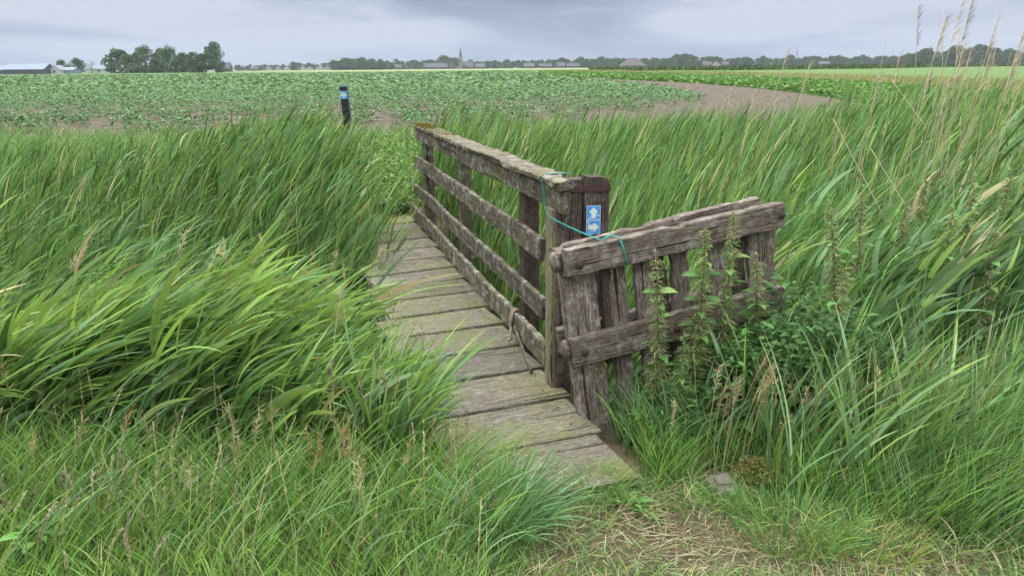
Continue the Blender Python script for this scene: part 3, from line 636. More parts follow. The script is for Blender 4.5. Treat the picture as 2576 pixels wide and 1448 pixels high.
# near bank left: big wind-blown leaves
A = Acc(); x, y = scatter(2700, -3.9, -.30, 2.90, 4.25, lambda x, y: (ws(x, y) > 1.10 - .25 * (y < 3.1) + .75 * (y > 3.55)) & clumpy(x, y, .9, 1, .5))
zt = .42 + .25 * np.exp(-((x + 1.85) / .60) ** 2) + .07 * lowf(x, y, .8, 2) - .14 * sstep(-1.5, -1.0, x)
reed_bed(A, x, y, zt, .95 - .65 * sstep(-1.8, -1.1, x), nl=10, ll=.52 - .14 * sstep(-1.7, -1.0, x), lw=.021, droop=.10, colw=(.30, .20, .62, .05), seg=7, up=.45, fold=.22)
x, y = scatter(1500, -3.9, -.5, 2.9, 4.2, lambda x, y: (ws(x, y) > 1.05))
turf(A, x, y, .70 - .3 * sstep(-1.9, -1.1, x), .009, .9 - .5 * sstep(-1.9, -1.1, x), .25, 7, 1.5, [G_YEL, G_PALE, G_MID, STRAW], [3, 4, 3, .4], grav=-.1)
stuff(A, 'reeds', 'bright wind-swept reeds on the near bank, left of the footbridge', 'reeds')
# right of the bridge
A = Acc(); x, y = scatter(13500, -1.5, 7.5, 4.4, 9.8, lambda x, y: (ws(x, y) < -.24) & clumpy(x, y, .8, 4, .6))
zt = .70 + .16 * sstep(5, 8, y) + .09 * lowf(x, y, .6, 1) + .26 * sstep(2.3, 4.5, x)
reed_bed(A, x, y, zt, .15, nl=8, ll=.40, lw=.0155, wind=.50, colw=(.50, .16, .20, .18), seg=5, up=1.0, fold=0)
stuff(A, 'reeds', 'tall bright green reeds behind the railing and the gate', 'reeds')
A = Acc(); x, y = scatter(1500, .1, 3.2, 3.75, 4.7, lambda x, y: (ws(x, y) < -.26))
reed_bed(A, x, y, .42 + .34 * sstep(.4, 2.2, x), .35, nl=7, ll=.42, lw=.018, colw=(.5, .25, .22, .1), seg=5, up=.8, fold=.2)
stuff(A, 'reeds', 'loose reeds standing close behind the wooden gate', 'reeds')
# right: taller blue-green reeds with broad leaves
A = Acc(); x, y = scatter(2300, 1.45, 5.2, 3.2, 5.2, lambda x, y: clumpy(x, y, 1.0, 6, .5))
zt = .70 + .50 * sstep(1.6, 3.4, x) + .12 * lowf(x, y, .9, 3)
reed_bed(A, x, y, zt, .20, nl=9, ll=.36, lw=.026, colw=(.25, .52, .12, .12), seg=6, up=.7, fold=.25)
stuff(A, 'reeds', 'tall blue-green broad-leaved reeds at the right edge', 'reeds')
# long grass leaning over, lower right
A = Acc(); x, y = scatter(15000, .55, 3.6, 2.45, 3.45, lambda x, y: (~ingate(x, y)) & ~((x > .74) & (x < 1.17) & (y > 2.5) & (y < 2.86)) & (y > 2.95 - .38 * (x - .9).clip(0, 1.3)) & clumpy(x, y, 2.2, 0, .6))
turf(A, x, y, .26 + .30 * sstep(1.0, 1.9, x), .0065, .30 + .5 * sstep(1.3, 2.2, x), .35, 6, 1.2, [G_MID, G_YEL, G_PALE, G_BLUE, STRAW], [4, 3, 2, 2, .5], grav=-.2)
x, y = scatter(1500, 1.0, 3.4, 2.6, 3.5, lambda x, y: ~ingate(x, y))
turf(A, x, y, .58, .018, .25 + .6 * sstep(1.4, 2.2, x), .38, 7, 1.3, [G_MID, G_PALE, G_YEL, G_BLUE], [3, 2, 2, 3], grav=-.1)
x, y = scatter(14000, 1.05, 3.2, 2.0, 2.8, lambda x, y: (y > 2.60 - .55 * (x - 1.05).clip(0, 1.1)) & clumpy(x, y, 2.6, 1, .5))
turf(A, x, y, .22 + .26 * sstep(1.2, 2.0, x), .0065, .35 + .5 * sstep(1.3, 2.0, x), .38, 6, 1.2, [G_MID, G_YEL, (.20, .36, .065), G_BLUE, G_DEEP, STRAW], [4, 3, 2, 2, 2, .4], grav=-.2)
x, y = scatter(5200, .52, 1.75, 2.72, 3.12, lambda x, y: (~ingate(x, y)) & ~((x > .70) & (x < 1.19) & (y > 2.5) & (y < 2.87)) & clumpy(x, y, 2.8, 2, .4))
turf(A, x, y, .21, .0050, .12, .35, 5, 1.1, [(.20, .36, .065), G_MID, G_YEL, G_DEEP], [3, 3, 2, 2], grav=-.15)
stuff(A, 'long_grass', 'long grass leaning over to the right at the lower right', 'grass')
A = Acc(); x, y = scatter(2600, .28, 1.6, 2.98, 3.6, lambda x, y: (~ingate(x, y)) & (ws(x, y) < -.1) & ((y < 3.2) | (x > .45)))
turf(A, x, y, .30, .010, .25, .45, 6, 1.0, [G_MID, G_BLUE, G_DEEP, G_YEL], [4, 4, 3, 1.5], grav=-.3)
stuff(A, 'grass', 'dark green grass growing at the foot of the gate', 'grass')
# verge grass, lower left
A = Acc(); x, y = scatter(21000, -2.9, -.05, 1.75, 3.05, lambda x, y: offdeck(x, y) & clumpy(x, y, 2.5, 2, .55))
turf(A, x, y, .17 + .12 * sstep(2.1, 2.8, y), .0058, .18, .42, 5, 1.2, [(.21, .385, .07), G_YEL, G_MID, G_PALE, STRAW, BROWN, G_DEEP], [6, 4, 3, 1, .8, .2, 2], grav=-.2)
x, y = scatter(900, -2.9, -.1, 2.1, 3.0, lambda x, y: offdeck(x, y, .95))
turf(A, x, y, .42, .008, .8, .35, 6, 1.3, [G_MID, G_PALE, G_YEL, G_BLUE], [3, 2, 2, 3], grav=-.35)
stuff(A, 'verge_grass', 'yellow-green verge grass along the bottom left', 'grass')
# short trodden grass and straw by the path
def path_bare(x, y): return np.exp(-(((x - .62) / .42) ** 2 + ((y - 2.36) / .22) ** 2)) + np.exp(-(((x - 1.25) / .35) ** 2 + ((y - 2.16) / .10) ** 2)) * .8
A = Acc(); x, y = scatter(34000, -.3, 2.6, 1.75, 3.0, lambda x, y: offdeck(x, y) & ~((x > .74) & (x < 1.17) & (y > 2.63) & (y < 2.86)) & (RNG.uniform(0, 1, len(x)) > .93 * path_bare(x, y)) & clumpy(x, y, 3.0, 5, .5))
turf(A, x, y, .055 + .07 * (1 - path_bare(x, y)).clip(0, 1), .0042, .15, .9, 4, 1.0, [G_MID, G_YEL, G_BLUE, STRAW, G_PALE], [4, 4, 1.5, 2.0, 1.5], grav=-.5)
stuff(A, 'short_grass', 'short trodden grass beside the path at the bottom right', 'grass')
A = Acc(); x, y = scatter(14000, -.5, 2.6, 1.7, 2.85, lambda x, y: offdeck(x, y) & (RNG.uniform(0, 1, len(x)) < .26 + .9 * path_bare(x, y)))
n = len(x); a = RNG.uniform(0, 6.28, n); b_ = np.stack([x, y, height(x, y) + RNG.uniform(.003, .018, n)], 1)
d = np.stack([np.cos(a), np.sin(a) * .6, RNG.normal(.02, .14, n)], 1)
A.add(ribbons(b_, RNG.uniform(.015, .09, n), RNG.uniform(.0010, .0030, n), d, d + RNG.normal(0, .25, (n, 3)) * arr(1, 1, .3), 3, .8, 1, pal(n, [(.36, .31, .18), (.28, .22, .12), (.18, .13, .08), (.24, .29, .11), (.42, .38, .25)], [4, 3.5, 1.5, 2, 2]), None, 'stem', face=np.tile(arr(0, 0, 1.0), (n, 1)) + RNG.normal(0, .3, (n, 3))))
stuff(A, 'straw', 'dry straw and clippings strewn over the trodden path', 'straw', M_DRY)
# big tussock at the end of the planks
def tussock(name, cx_, cy_, n, L_, Wd_, sp, cols, wts, label, r0=.07, wind=.2):
    A = Acc(); a = RNG.uniform(0, 6.28, n); r = r0 * np.sqrt(RNG.uniform(0, 1, n)); x = cx_ + r * np.cos(a); y = cy_ + r * np.sin(a)
    base = np.stack([x, y, height(x, y) - .005], 1); o = RNG.uniform(.1, 1, n) ** .8 * sp
    d0 = np.stack([np.cos(a) * o * .55, np.sin(a) * o * .55, np.ones(n)], 1); d1 = np.stack([np.cos(a) * o * 1.5 + wind, np.sin(a) * o * 1.5, .9 - 1.15 * o], 1)
    c = pal(n, cols, wts); A.add(ribbons(base, L_ * RNG.uniform(.45, 1.15, n), Wd_ * RNG.uniform(.6, 1.3, n), d0, d1, 7, RNG.uniform(.7, 1, n), 1.0, c, c * 1.25, 'blade', fold=.2))
    o_ = A.make(name, M_LEAF); return tag(o_, label, 'grass tuft')
tussock('grass_tussock', -.04, 2.45, 560, .32, .0085, 1.0, [G_BLUE, (.10, .24, .09), G_MID, G_PALE], [4, 4, 2, 1], 'big blue-green grass tussock in front of the first plank', .11)
tussock('grass_tussock', .33, 2.67, 230, .17, .005, .9, [G_YEL, G_MID], [2, 3], 'small yellow-green tuft at the right end of the first plank', .07)
tussock('grass_tussock', .16, 2.70, 200, .13, .005, .9, [G_YEL, G_MID, G_BLUE], [2, 3, 2], 'low green tuft overlapping the middle of the first plank end', .09)
tussock('grass_tussock', .80, 2.60, 150, .10, .0045, .7, [G_YEL, G_MID], [2, 3], 'short tuft growing against the front of the squared stone', .09, .1)
tussock('grass_tussock', 1.02, 2.44, 560, .17, .0048, .8, [G_MID, (.11, .25, .08), G_YEL], [3, 3, 2], 'fine green tussock below the mossy stone', .22)
tussock('grass_tussock', 1.22, 2.34, 420, .12, .0042, .8, [(.30, .33, .10), G_YEL, (.3, .25, .1)], [3, 2, 1], 'yellowish tussock at the bottom right of the path', .20)
tussock('grass_tussock', 1.10, 3.02, 46, .62, .026, .45, [G_MID, G_BLUE, G_PALE], [3, 3, 2], 'broad-bladed grass standing in front of the lower gate rail', .12, .35)
tussock('grass_tussock', .78, 3.04, 40, .42, .017, .5, [G_MID, G_BLUE, G_DEEP], [3, 3, 2], 'dark broad-bladed tuft at the gate foot', .12, .2)
tussock('grass_tussock', 1.42, 3.0, 40, .70, .028, .45, [G_MID, G_YEL, G_PALE], [3, 3, 2], 'tall broad-bladed grass right of the gate end', .14, .5)
tussock('grass_tussock', -.50, 2.95, 150, .62, .022, .55, [G_MID, G_BLUE, G_YEL, G_PALE], [3, 3, 2, 1], 'tall fountain of broad blades against the left edge of the planks', .10, .55)
tussock('grass_tussock', -.66, 3.25, 110, .60, .020, .5, [G_MID, G_BLUE, G_YEL, G_PALE], [3, 2, 3, 1], 'bright broad-bladed clump overhanging the middle planks', .08, .7)
# margin between ditch and field
A = Acc(); x, y = scatter(60000, -14, 14, 8.6, 21.5, lambda x, y: clumpy(x, y, .5, 3, .35) & (RNG.uniform(0, 1, len(x)) < (13 / y) ** 1.0) & offdeck(x, y, .85, -.3))
turf(A, x, y, .30, .017, .4, .5, 4, 1.2, [G_MID, G_YEL, G_PALE, G_BLUE, STRAW, G_DEEP], [5, 2, 2, 2, 1, 2], grav=-.2)
stuff(A, 'field_margin_grass', 'mixed grass margin between the reeds and the potato field', 'grass')
# leafy weeds at the far bridgehead
A = Acc(); x, y = scatter(3800, -3.6, 0.6, 9.3, 16.5, lambda x, y: (np.abs(x + 1.35 + .16 * (y - 8.4)) < 1.15) & (RNG.uniform(0, 1, len(x)) < .9))
n = len(x)
for k in range(13):
    a = RNG.uniform(0, 6.28, n); hh = RNG.uniform(.03, .42, n) * (.5 + .5 * lowf(x, y, 2.2).clip(0, 1)) * (.6 + .4 * sstep(9, 11, y)); b_ = np.stack([x + .1 * np.cos(a), y + .1 * np.sin(a), height(x, y) + hh], 1)
    d = np.stack([np.cos(a), np.sin(a), RNG.uniform(.1, .7, n)], 1); c = pal(n, [(.16, .28, .08), (.21, .33, .10), G_YEL, G_DEEP], [3, 3, 1, 1.5])
    A.add(ribbons(b_, RNG.uniform(.03, .075, n), RNG.uniform(.018, .036, n), d, d + arr(0, 0, -.9), 3, .8, 1, c, None, 'ovate'))
stuff(A, 'weeds', 'light green leafy weeds on the path beyond the bridge', 'weeds')
A = Acc(); x, y = scatter(5000, -2.4, -.6, 7.9, 9.9, lambda x, y: (ws(x, y) > -.1) & (ws(x, y) < .9) & (y > 8.1))
turf(A, x, y, .14, .006, .2, .9, 4, 1.0, [STRAW, (.30, .30, .12), G_YEL, BROWN], [3, 3, 2, 1], grav=-.5)
stuff(A, 'dry_grass', 'trampled dry grass where the bridge lands on the far bank', 'grass', M_DRY)

# ---------------------------------------------------------------- potato crop
CROPC = [(.080, .170, .058), (.108, .215, .077), (.140, .255, .098), (.046, .105, .036)]
def potato(n, r, h, nl, seedx, lw=.06):
    """n plants' worth of leaves in one array set: every plant a mound of stalked leaflets"""
    k = n * nl; a = RNG.uniform(0, 6.28, k); q = np.sqrt(RNG.uniform(.02, 1, k)); rad = r * q
    z = h * (1 - .75 * q ** 2) * RNG.uniform(.6, 1.1, k)
    b = np.stack([rad * np.cos(a) * .75, rad * np.sin(a) * .75, z * .92], 1)
    aa = a + RNG.normal(0, .6, k); d = np.stack([np.cos(aa), np.sin(aa), RNG.uniform(-.1, .7, k)], 1)
    return b, d, k
def crop_plants(x, y, r, h, nl, lw, seg=2, A=None):
    n = len(x); b, d, k = potato(n, 1, 1, nl, 0); R_ = np.repeat(r * RNG.uniform(.7, 1.3, n), nl); Hh = np.repeat(h * RNG.uniform(.7, 1.25, n), nl)
    b = b * np.stack([R_, R_, Hh], 1) + np.stack([np.repeat(x, nl), np.repeat(y, nl), np.repeat(.02 + height(x, y), nl)], 1)
    pc = np.repeat(RNG.normal(1, .10, n), nl)[:, None]; c = pal(k, CROPC, [3, 4, 3, 1]) * pc
    A.add(ribbons(b, RNG.uniform(1.0, 1.9, k) * lw, RNG.uniform(.7, 1.15, k) * lw, d, d + arr(0, 0, -.9), seg, .9, 1, c, c * 1.08, 'ovate', face=np.cross(d, np.tile(arr(0, 0, 1.0), (k, 1))) * .0 + arr(0, 0, 1) + RNG.normal(0, .28, (k, 3))))
protos = []
for i in range(7):
    A = Acc(); crop_plants(np.zeros(1), np.full(1, 30.0), .20, .26, 56, .06, 3, A)
    V = np.concatenate(A.V) - arr(0, 30, 0); protos.append(np_mesh('potato_plant', V, np.concatenate(A.F), np.concatenate(A.C))); protos[-1].materials.append(M_CROP)
PE = np.array([p for p in potedge][::-1])       # right-hand limit of the crop, x for each y
def pot_right(y): return np.interp(y, PE[:, 1], PE[:, 0])
def gaps(x, y):     # chance that a plant is missing
    g_ = .12 + (.34 + .50 * sstep(.0, .6, lowf(x, y, .35, 2))) * (1 - sstep(26, 60, y)) + .55 * np.exp(-(pot_right(y) - x) / 1.6) + .5 * np.exp(-(y - 20.6) / .8)
    return g_
rows = []; ang = R(14); cr, sr = math.cos(ang), math.sin(ang)
U = []
for ri in range(-130, 260):
    for pi_ in range(-900, 900):
        if abs(pi_ * .33) > 75: continue
        U.append((pi_ * .33, ri * .75))
U = np.array(U); U += RNG.normal(0, .05, U.shape); Xr = U[:, 0] * cr - U[:, 1] * sr; Yr = U[:, 0] * sr + U[:, 1] * cr + 20
ok = (Yr > 20.9 + .05 * Xr.clip(-10, 0)) & (Yr < 74) & (Xr < pot_right(Yr) - .1) & (np.abs(Xr) < .74 * Yr) & ((Yr < 27.5) | (Xr < 99)) & (Xr < 2.6 + (Yr - 24.5) * 1.9)
X, Y = Xr[ok], Yr[ok]; keep = RNG.uniform(0, 1, len(X)) > gaps(X, Y); X, Y = X[keep], Y[keep]
order = np.argsort(np.hypot(X * .9, Y)); vis = np.abs(X) < .69 * Y; first = [i for i in order if vis[i]][:300]; rest = np.ones(len(X), bool); rest[first] = False
rp = random.Random(4)
for j, i in enumerate(first):
    o = bpy.data.objects.new('potato_plant', protos[j % 7]); COL.objects.link(o); o.location = (X[i], Y[i], 0); sc = rp.uniform(.8, 1.3)
    o.scale = (sc, sc, sc * rp.uniform(.85, 1.2)); o.rotation_euler = (0, 0, rp.uniform(0, 6.28))
    tag(o, 'leafy green potato plant in the nearest rows of the field', 'potato plant', 'potato plants in the nearest rows')
A = Acc(); Xs, Ys = X[rest], Y[rest]
m1 = Ys < 38; crop_plants(Xs[m1], Ys[m1], .185, .25, 36, .065, 2, A)
m2 = (Ys >= 38) & (Ys < 56); crop_plants(Xs[m2], Ys[m2], .23, .28, 18, .11, 2, A)
m3 = Ys >= 56; crop_plants(Xs[m3], Ys[m3], .30, .34, 9, .18, 2, A)
print('crop', m1.sum(), m2.sum(), m3.sum())
yy = 74 * (300 / 74.0) ** RNG.uniform(0, 1, 60000); xx = RNG.uniform(-.72, .72, 60000) * yy; k_ = xx < pot_right(yy) - .3; xx, yy = xx[k_], yy[k_]
n = len(xx); sz = .30 * (yy / 74) ** .6; b = np.stack([xx, yy, RNG.uniform(.05, .32, n)], 1); a = RNG.uniform(0, 6.28, n); d = np.stack([np.cos(a), np.sin(a), RNG.uniform(-.2, .5, n)], 1)
A.add(ribbons(b, sz * 1.7, sz, d, d + arr(0, 0, -.4), 2, .9, 1, pal(n, CROPC, [3, 4, 3, 1]), None, 'ovate', face=arr(0, 0, 1) + RNG.normal(0, .35, (n, 3))))
stuff(A, 'potato_crop', 'green potato crop filling the wide field beyond the ditch', 'potato crop', M_CROP)

clods()
# strips beside the crop on the right: beet-green band, dry grass band, meadow and hedge-like ditch edge
def xs_for(tab, y): t_ = np.array(sorted(tab, key=lambda p: p[1])); return np.interp(y, t_[:, 1], t_[:, 0])
greenup = [(9.0, 188.2), (21.5, 136.9), (25.3, 98.5), (26.2, 73.5), (24.2, 52.9), (22, 38.4), (19.5, 28), (16, 22)]
y = 22 * (185 / 22.0) ** RNG.uniform(0, 1, 60000); x0 = xs_for(soilup, y); x1 = xs_for(greenup, y)
x = x0 + (x1 - x0) * RNG.uniform(0, 1, len(y)); kk_ = RNG.uniform(0, 1, len(y)) < 1; x, y = x[kk_], y[kk_]; n = len(x)
sz = .045 + .0028 * y; A = Acc(); b = np.stack([x, y, RNG.uniform(.02, .42, n)], 1); a = RNG.uniform(0, 6.28, n); d = np.stack([np.cos(a), np.sin(a), RNG.uniform(-.1, .9, n)], 1)
A.add(ribbons(b, sz * 1.6, sz * .8, d, d + arr(0, 0, -.5), 2, .9, 1, pal(n, [(.125, .26, .06), (.17, .32, .08), (.09, .19, .045)], [3, 3, 1]), None, 'ovate'))
stuff(A, 'green_strip', 'vivid green weedy strip curving beside the bare soil', 'weeds', M_CROP)
y = 20 * (260 / 20.0) ** RNG.uniform(0, 1, 52000); x0 = xs_for(greenup, y.clip(0, 188)) ; wdt = 5 + .085 * y
x = x0 + wdt * RNG.uniform(0, 1, len(y)) ** 1.0; n = len(x); A = Acc()
b = np.stack([x, y, np.zeros(n)], 1); d0 = np.stack([RNG.normal(.15, .25, n), RNG.normal(0, .2, n), np.ones(n)], 1); d1 = d0 + np.stack([RNG.uniform(.3, .9, n), np.zeros(n), -.2 * np.ones(n)], 1)
A.add(ribbons(b, RNG.uniform(.35, .85, n), .008 + .0009 * y, d0, d1, 3, .9, 1, pal(n, [(.36, .33, .16), (.28, .31, .12), (.20, .28, .09), (.40, .34, .20)], [3, 3, 3, 1.5]), None, 'blade'))
stuff(A, 'dry_grass_band', 'tall dry tan grass band between crop and meadow', 'grass', M_DRY)
hed = [(22, 300), (61.7, 299.0), (76.3, 271.7), (132.8, 300), (200, 375.0), (275.9, 420.0), (420, 520)]
hx = np.array(hed); n = 26000; x = RNG.uniform(30, 400, n); y = np.interp(x, hx[:, 0], hx[:, 1]) + RNG.normal(0, 3, n); A = Acc()
b = np.stack([x, y, RNG.uniform(0, .9, n)], 1); a = RNG.uniform(0, 6.28, n); d = np.stack([np.cos(a) * .5, np.sin(a) * .5, RNG.uniform(.2, 1, n)], 1)
A.add(ribbons(b, RNG.uniform(.4, 1.3, n), RNG.uniform(.3, .6, n), d, d, 2, .5, 1, pal(n, [(.055, .10, .03), (.10, .16, .045), (.16, .18, .07)], [3, 2, 1]), None, 'ovate'))
stuff(A, 'ditch_growth', 'dark rough growth along a far ditch in the meadow', 'undergrowth', M_DRY)

# ---------------------------------------------------------------- far trees
BARK = flat('bark', (.07, .06, .05), .9, 0, .3, 3)
def tree_proto(seed, H_=14, Wc=9, nclump=22, nleaf=1500, low=.12, airy=0.0, cols=None, lsz=.62):
    r = np.random.default_rng(seed); P = []; 
    for _ in range(nclump):
        u = r.uniform(0, 1); z = low + (1 - low) * u; env = math.sin(math.pi * min(1, (u * .82 + .16))) ** .7
        a = r.uniform(0, 6.28); q = r.uniform(.15, 1) ** .6 * env; P.append((math.cos(a) * q * Wc * .46, math.sin(a) * q * Wc * .46, z * H_ * .90, r.uniform(.13, .21) * Wc * (1.15 - .3 * u)))
    P = np.array(P); k = nleaf; i = r.integers(0, len(P), k); v = r.normal(0, 1, (k, 3)); v /= np.linalg.norm(v, axis=1, keepdims=True); v[:, 2] *= .75
    b = P[i, :3] + v * P[i, 3:4] * r.uniform(.55, 1.08, (k, 1)) ** (1 if airy else .8); b[:, 2] = b[:, 2].clip(.4, None)
    if airy: b += r.normal(0, airy, (k, 3))
    c = pal(k, cols or [(.065, .115, .042), (.085, .145, .052), (.115, .180, .065), (.050, .090, .038)], ([3, 4, 2, 2] + [1] * 9)[:len(cols) if cols else 4], rng=r)
    d = v + r.normal(0, .5, (k, 3)); V, F, C, _ = ribbons(b, r.uniform(.8, 1.6, k) * lsz, r.uniform(.7, 1.2, k) * lsz, d, d + arr(0, 0, -.3), 2, .5, 1, c, None, 'ovate', rng=r)
    cm = np_mesh('crown', V, F, C); cm.materials.append(M_TREE)
    bm = bmesh.new()
    def limb(p, q, r0, r1):
        p, q = Vector(p), Vector(q); d = (q - p).normalized(); u = d.orthogonal().normalized(); w_ = d.cross(u); ra, rb = [], []
        for kk in range(6):
            an = math.pi * kk / 3; o_ = u * math.cos(an) + w_ * math.sin(an); ra.append(bm.verts.new(p + o_ * r0)); rb.append(bm.verts.new(q + o_ * r1))
        for kk in range(6): bm.faces.new((ra[kk], ra[(kk + 1) % 6], rb[(kk + 1) % 6], rb[kk]))
    limb((0, 0, -.2), (.1, 0, H_ * .35), .32, .24); limb((.1, 0, H_ * .35), (0, .2, H_ * .8), .24, .07)
    for q in P[::2]: limb((.05, 0, min(q[2] * .6, H_ * .6)), q[:3], .12, .03)
    tm = bm_mesh('trunk', bm, True); tm.materials.append(BARK); return tm, cm
BLUEISH = [(.05, .085, .045), (.065, .11, .055), (.085, .135, .06), (.04, .07, .04)]
TP = [tree_proto(1, 15, 12, 34, 3000, .05), tree_proto(2, 13, 10, 26, 2400, .03), tree_proto(3, 17, 12, 34, 3000, .06), tree_proto(4, 10, 11, 20, 2000, .02), tree_proto(5, 18, 12, 28, 2200, .10, .4), tree_proto(6, 9, 10, 14, 1200, .02, 0, [(.09, .15, .05), (.12, .19, .07), (.07, .12, .04)]), tree_proto(7, 12, 8, 15, 420, .2, .6, [(.20, .20, .17), (.26, .26, .22)], .4)]
TH_ = [15, 13, 17, 10, 18, 9, 12]
rt = random.Random(12)
def tree(x, y, D, hdisp, k, label, group=None, wide=1.0):
    """tree standing at distance D under photo column x, hdisp tall in the photo"""
    p = gy(x, y, D); H_ = hdisp / FPX * D; sc = H_ / TH_[k]
    r = empty('tree', (p.x, D, 0), label=label, cat='tree', group=group)
    r.rotation_euler = (0, 0, rt.uniform(0, 6.28)); r.scale = (sc * wide * rt.uniform(.92, 1.08), sc * wide, sc)
    for nm, me in (('trunk', TP[k][0]), ('crown', TP[k][1])):
        o = bpy.data.objects.new(nm, me); COL.objects.link(o); o.parent = r
    return r
FARM = 520
for (x, h, k, lb, wd) in [
    (300, 56, 3, 'rounded dark tree at the left end of the farm clump', 1.0), (326, 44, 5, 'lighter green spreading tree low in front of the farm clump', 1.3),
    (350, 50, 1, 'dark tree between the lighter tree and the airy poplar', 1.0), (368, 68, 4, 'tall airy tree in the middle of the farm clump', 1.15), (392, 48, 1, 'dense tree right of the airy tall farm tree', 1.0),
    (412, 60, 2, 'second tall airy tree of the farm clump', 1.0), (430, 65, 4, 'tallest round tree at the right end of the left farm clump', 1.1),
    (465, 46, 3, 'low round tree at the left of the right-hand farm pair', 1.1), (490, 50, 1, 'middle dark tree of the right-hand farm clump', 1.0), (516, 44, 3, 'low dark tree at the foot of the tallest tree', 1.0), (543, 72, 0, 'tallest dark tree standing at the right end of the farm clump', 1.0),
    (232, 32, 6, 'pale bare-looking tree right of the round farmyard tree', 1.0), (196, 37, 0, 'round green tree in the farmyard left of the pale tree', 1.35), (156, 34, 2, 'dark tree beside the low farm sheds', 1.1), (280, 22, 3, 'small bush-like tree at the left foot of the farm clump', 1.2),
    (66, 24, 0, 'low dark tree behind the long pale barn', 1.8), (10, 18, 5, 'small green tree at the left edge of the field horizon', 1.2), (172, 20, 5, 'small light tree between the two farmyard trees', 1.2), (125, 22, 1, 'dark tree behind the white-gabled shed', 1.3)]:
    tree(x, 180, FARM + rt.uniform(-15, 25), h, k, lb, None, wd)
def band(xs, f, D, lb, grp, ks=(0, 1, 2, 3, 5), wide=1.25):
    for x in xs: tree(x + rt.uniform(-3, 3), 175, D * rt.uniform(.97, 1.06), f(x) * rt.uniform(.82, 1.15), rt.choice(ks), lb, grp, wide)
band(range(595, 700, 9), lambda x: 14, 1150, 'distant low tree left of the white-gabled houses', 'distant low trees left of the white houses')
band(range(690, 835, 11), lambda x: 17 if x > 740 else 13, 1200, 'distant tree standing among or behind the white-gabled houses', 'trees by the white-gabled houses')
tree(738, 176, 1100, 21, 0, 'large round tree between the white-gabled houses', None, 1.3)
band(range(838, 990, 8), lambda x: 27 - 7 * abs(x - 900) / 90 + 3 * math.sin(x * .21), 1050, 'tree in the solid dark wood left of the village', 'trees of the solid dark wood', (0, 0, 1, 3), 1.35)
band(range(985, 1150, 9), lambda x: 18 + 6 * math.sin(x * .08) ** 2 + (6 if x > 1110 else 0), 1180, 'village tree left of the church spire', 'village trees left of the spire')
band(range(1175, 1390, 9), lambda x: 16 + 5 * math.sin(x * .11) ** 2, 1180, 'village tree right of the church spire', 'village trees right of the spire', (0, 1, 2, 3))
band(range(1395, 1570, 9), lambda x: 20 + 5 * math.sin(x * .07) ** 2, 1120, 'tree in the row left of the big pyramid-roofed barn', 'trees left of the pyramid-roofed barn')
band(range(1605, 1750, 8), lambda x: 20 + 8 * sstep(1640, 1700, x), 1080, 'tree in the dark wood just right of the pyramid-roofed barn', 'trees right of the pyramid-roofed barn', (0, 0, 1, 2), 1.3)
band(range(1765, 2270, 9), lambda x: 19 + 4 * math.sin(x * .05) ** 2, 1150, 'tree in the long even treeline right of the barn wood', 'trees in the long even treeline', (0, 1, 3, 2), 1.25)
band(range(2270, 2580, 9), lambda x: 30 + 14 * math.exp(-((x - 2440) / 60.) ** 2) + 4 * math.sin(x * .09), 950, 'tall tree in the dark wood at the far right', 'trees in the dark wood at far right', (0, 1, 2, 3), 1.15)
band(range(2590, 2760, 14), lambda x: 32, 950, 'tall tree in the dark wood at the far right', 'trees in the dark wood at far right', (0, 1, 2, 3), 1.15)

# ---------------------------------------------------------------- far buildings
def fm(nm, c, r=.8): return flat(nm, c, r, 0, .1, .6)
B_WHITE = fm('white_wall', (.42, .41, .40)); B_BRICK = fm('brick_wall', (.11, .09, .08)); B_GREY = fm('slate_roof', (.085, .09, .11)); B_RED = fm('tile_roof', (.085, .072, .07)); B_DARKW = fm('dark_cladding', (.06, .065, .085)); B_PALE = fm('pale_metal_roof', (.20, .24, .29)); B_WIN = fm('window_glass', (.04, .05, .06), .2); B_THATCH = fm('reed_thatch', (.075, .06, .055)); B_STONE = fm('church_brick', (.21, .185, .175))
def box_(bm, x0, x1, y0, y1, z0, z1):
    v = [bm.verts.new(p) for p in ((x0, y0, z0), (x1, y0, z0), (x1, y1, z0), (x0, y1, z0), (x0, y0, z1), (x1, y0, z1), (x1, y1, z1), (x0, y1, z1))]
    for f in ((0, 1, 5, 4), (1, 2, 6, 5), (2, 3, 7, 6), (3, 0, 4, 7), (4, 5, 6, 7), (3, 2, 1, 0)): bm.faces.new([v[i] for i in f])
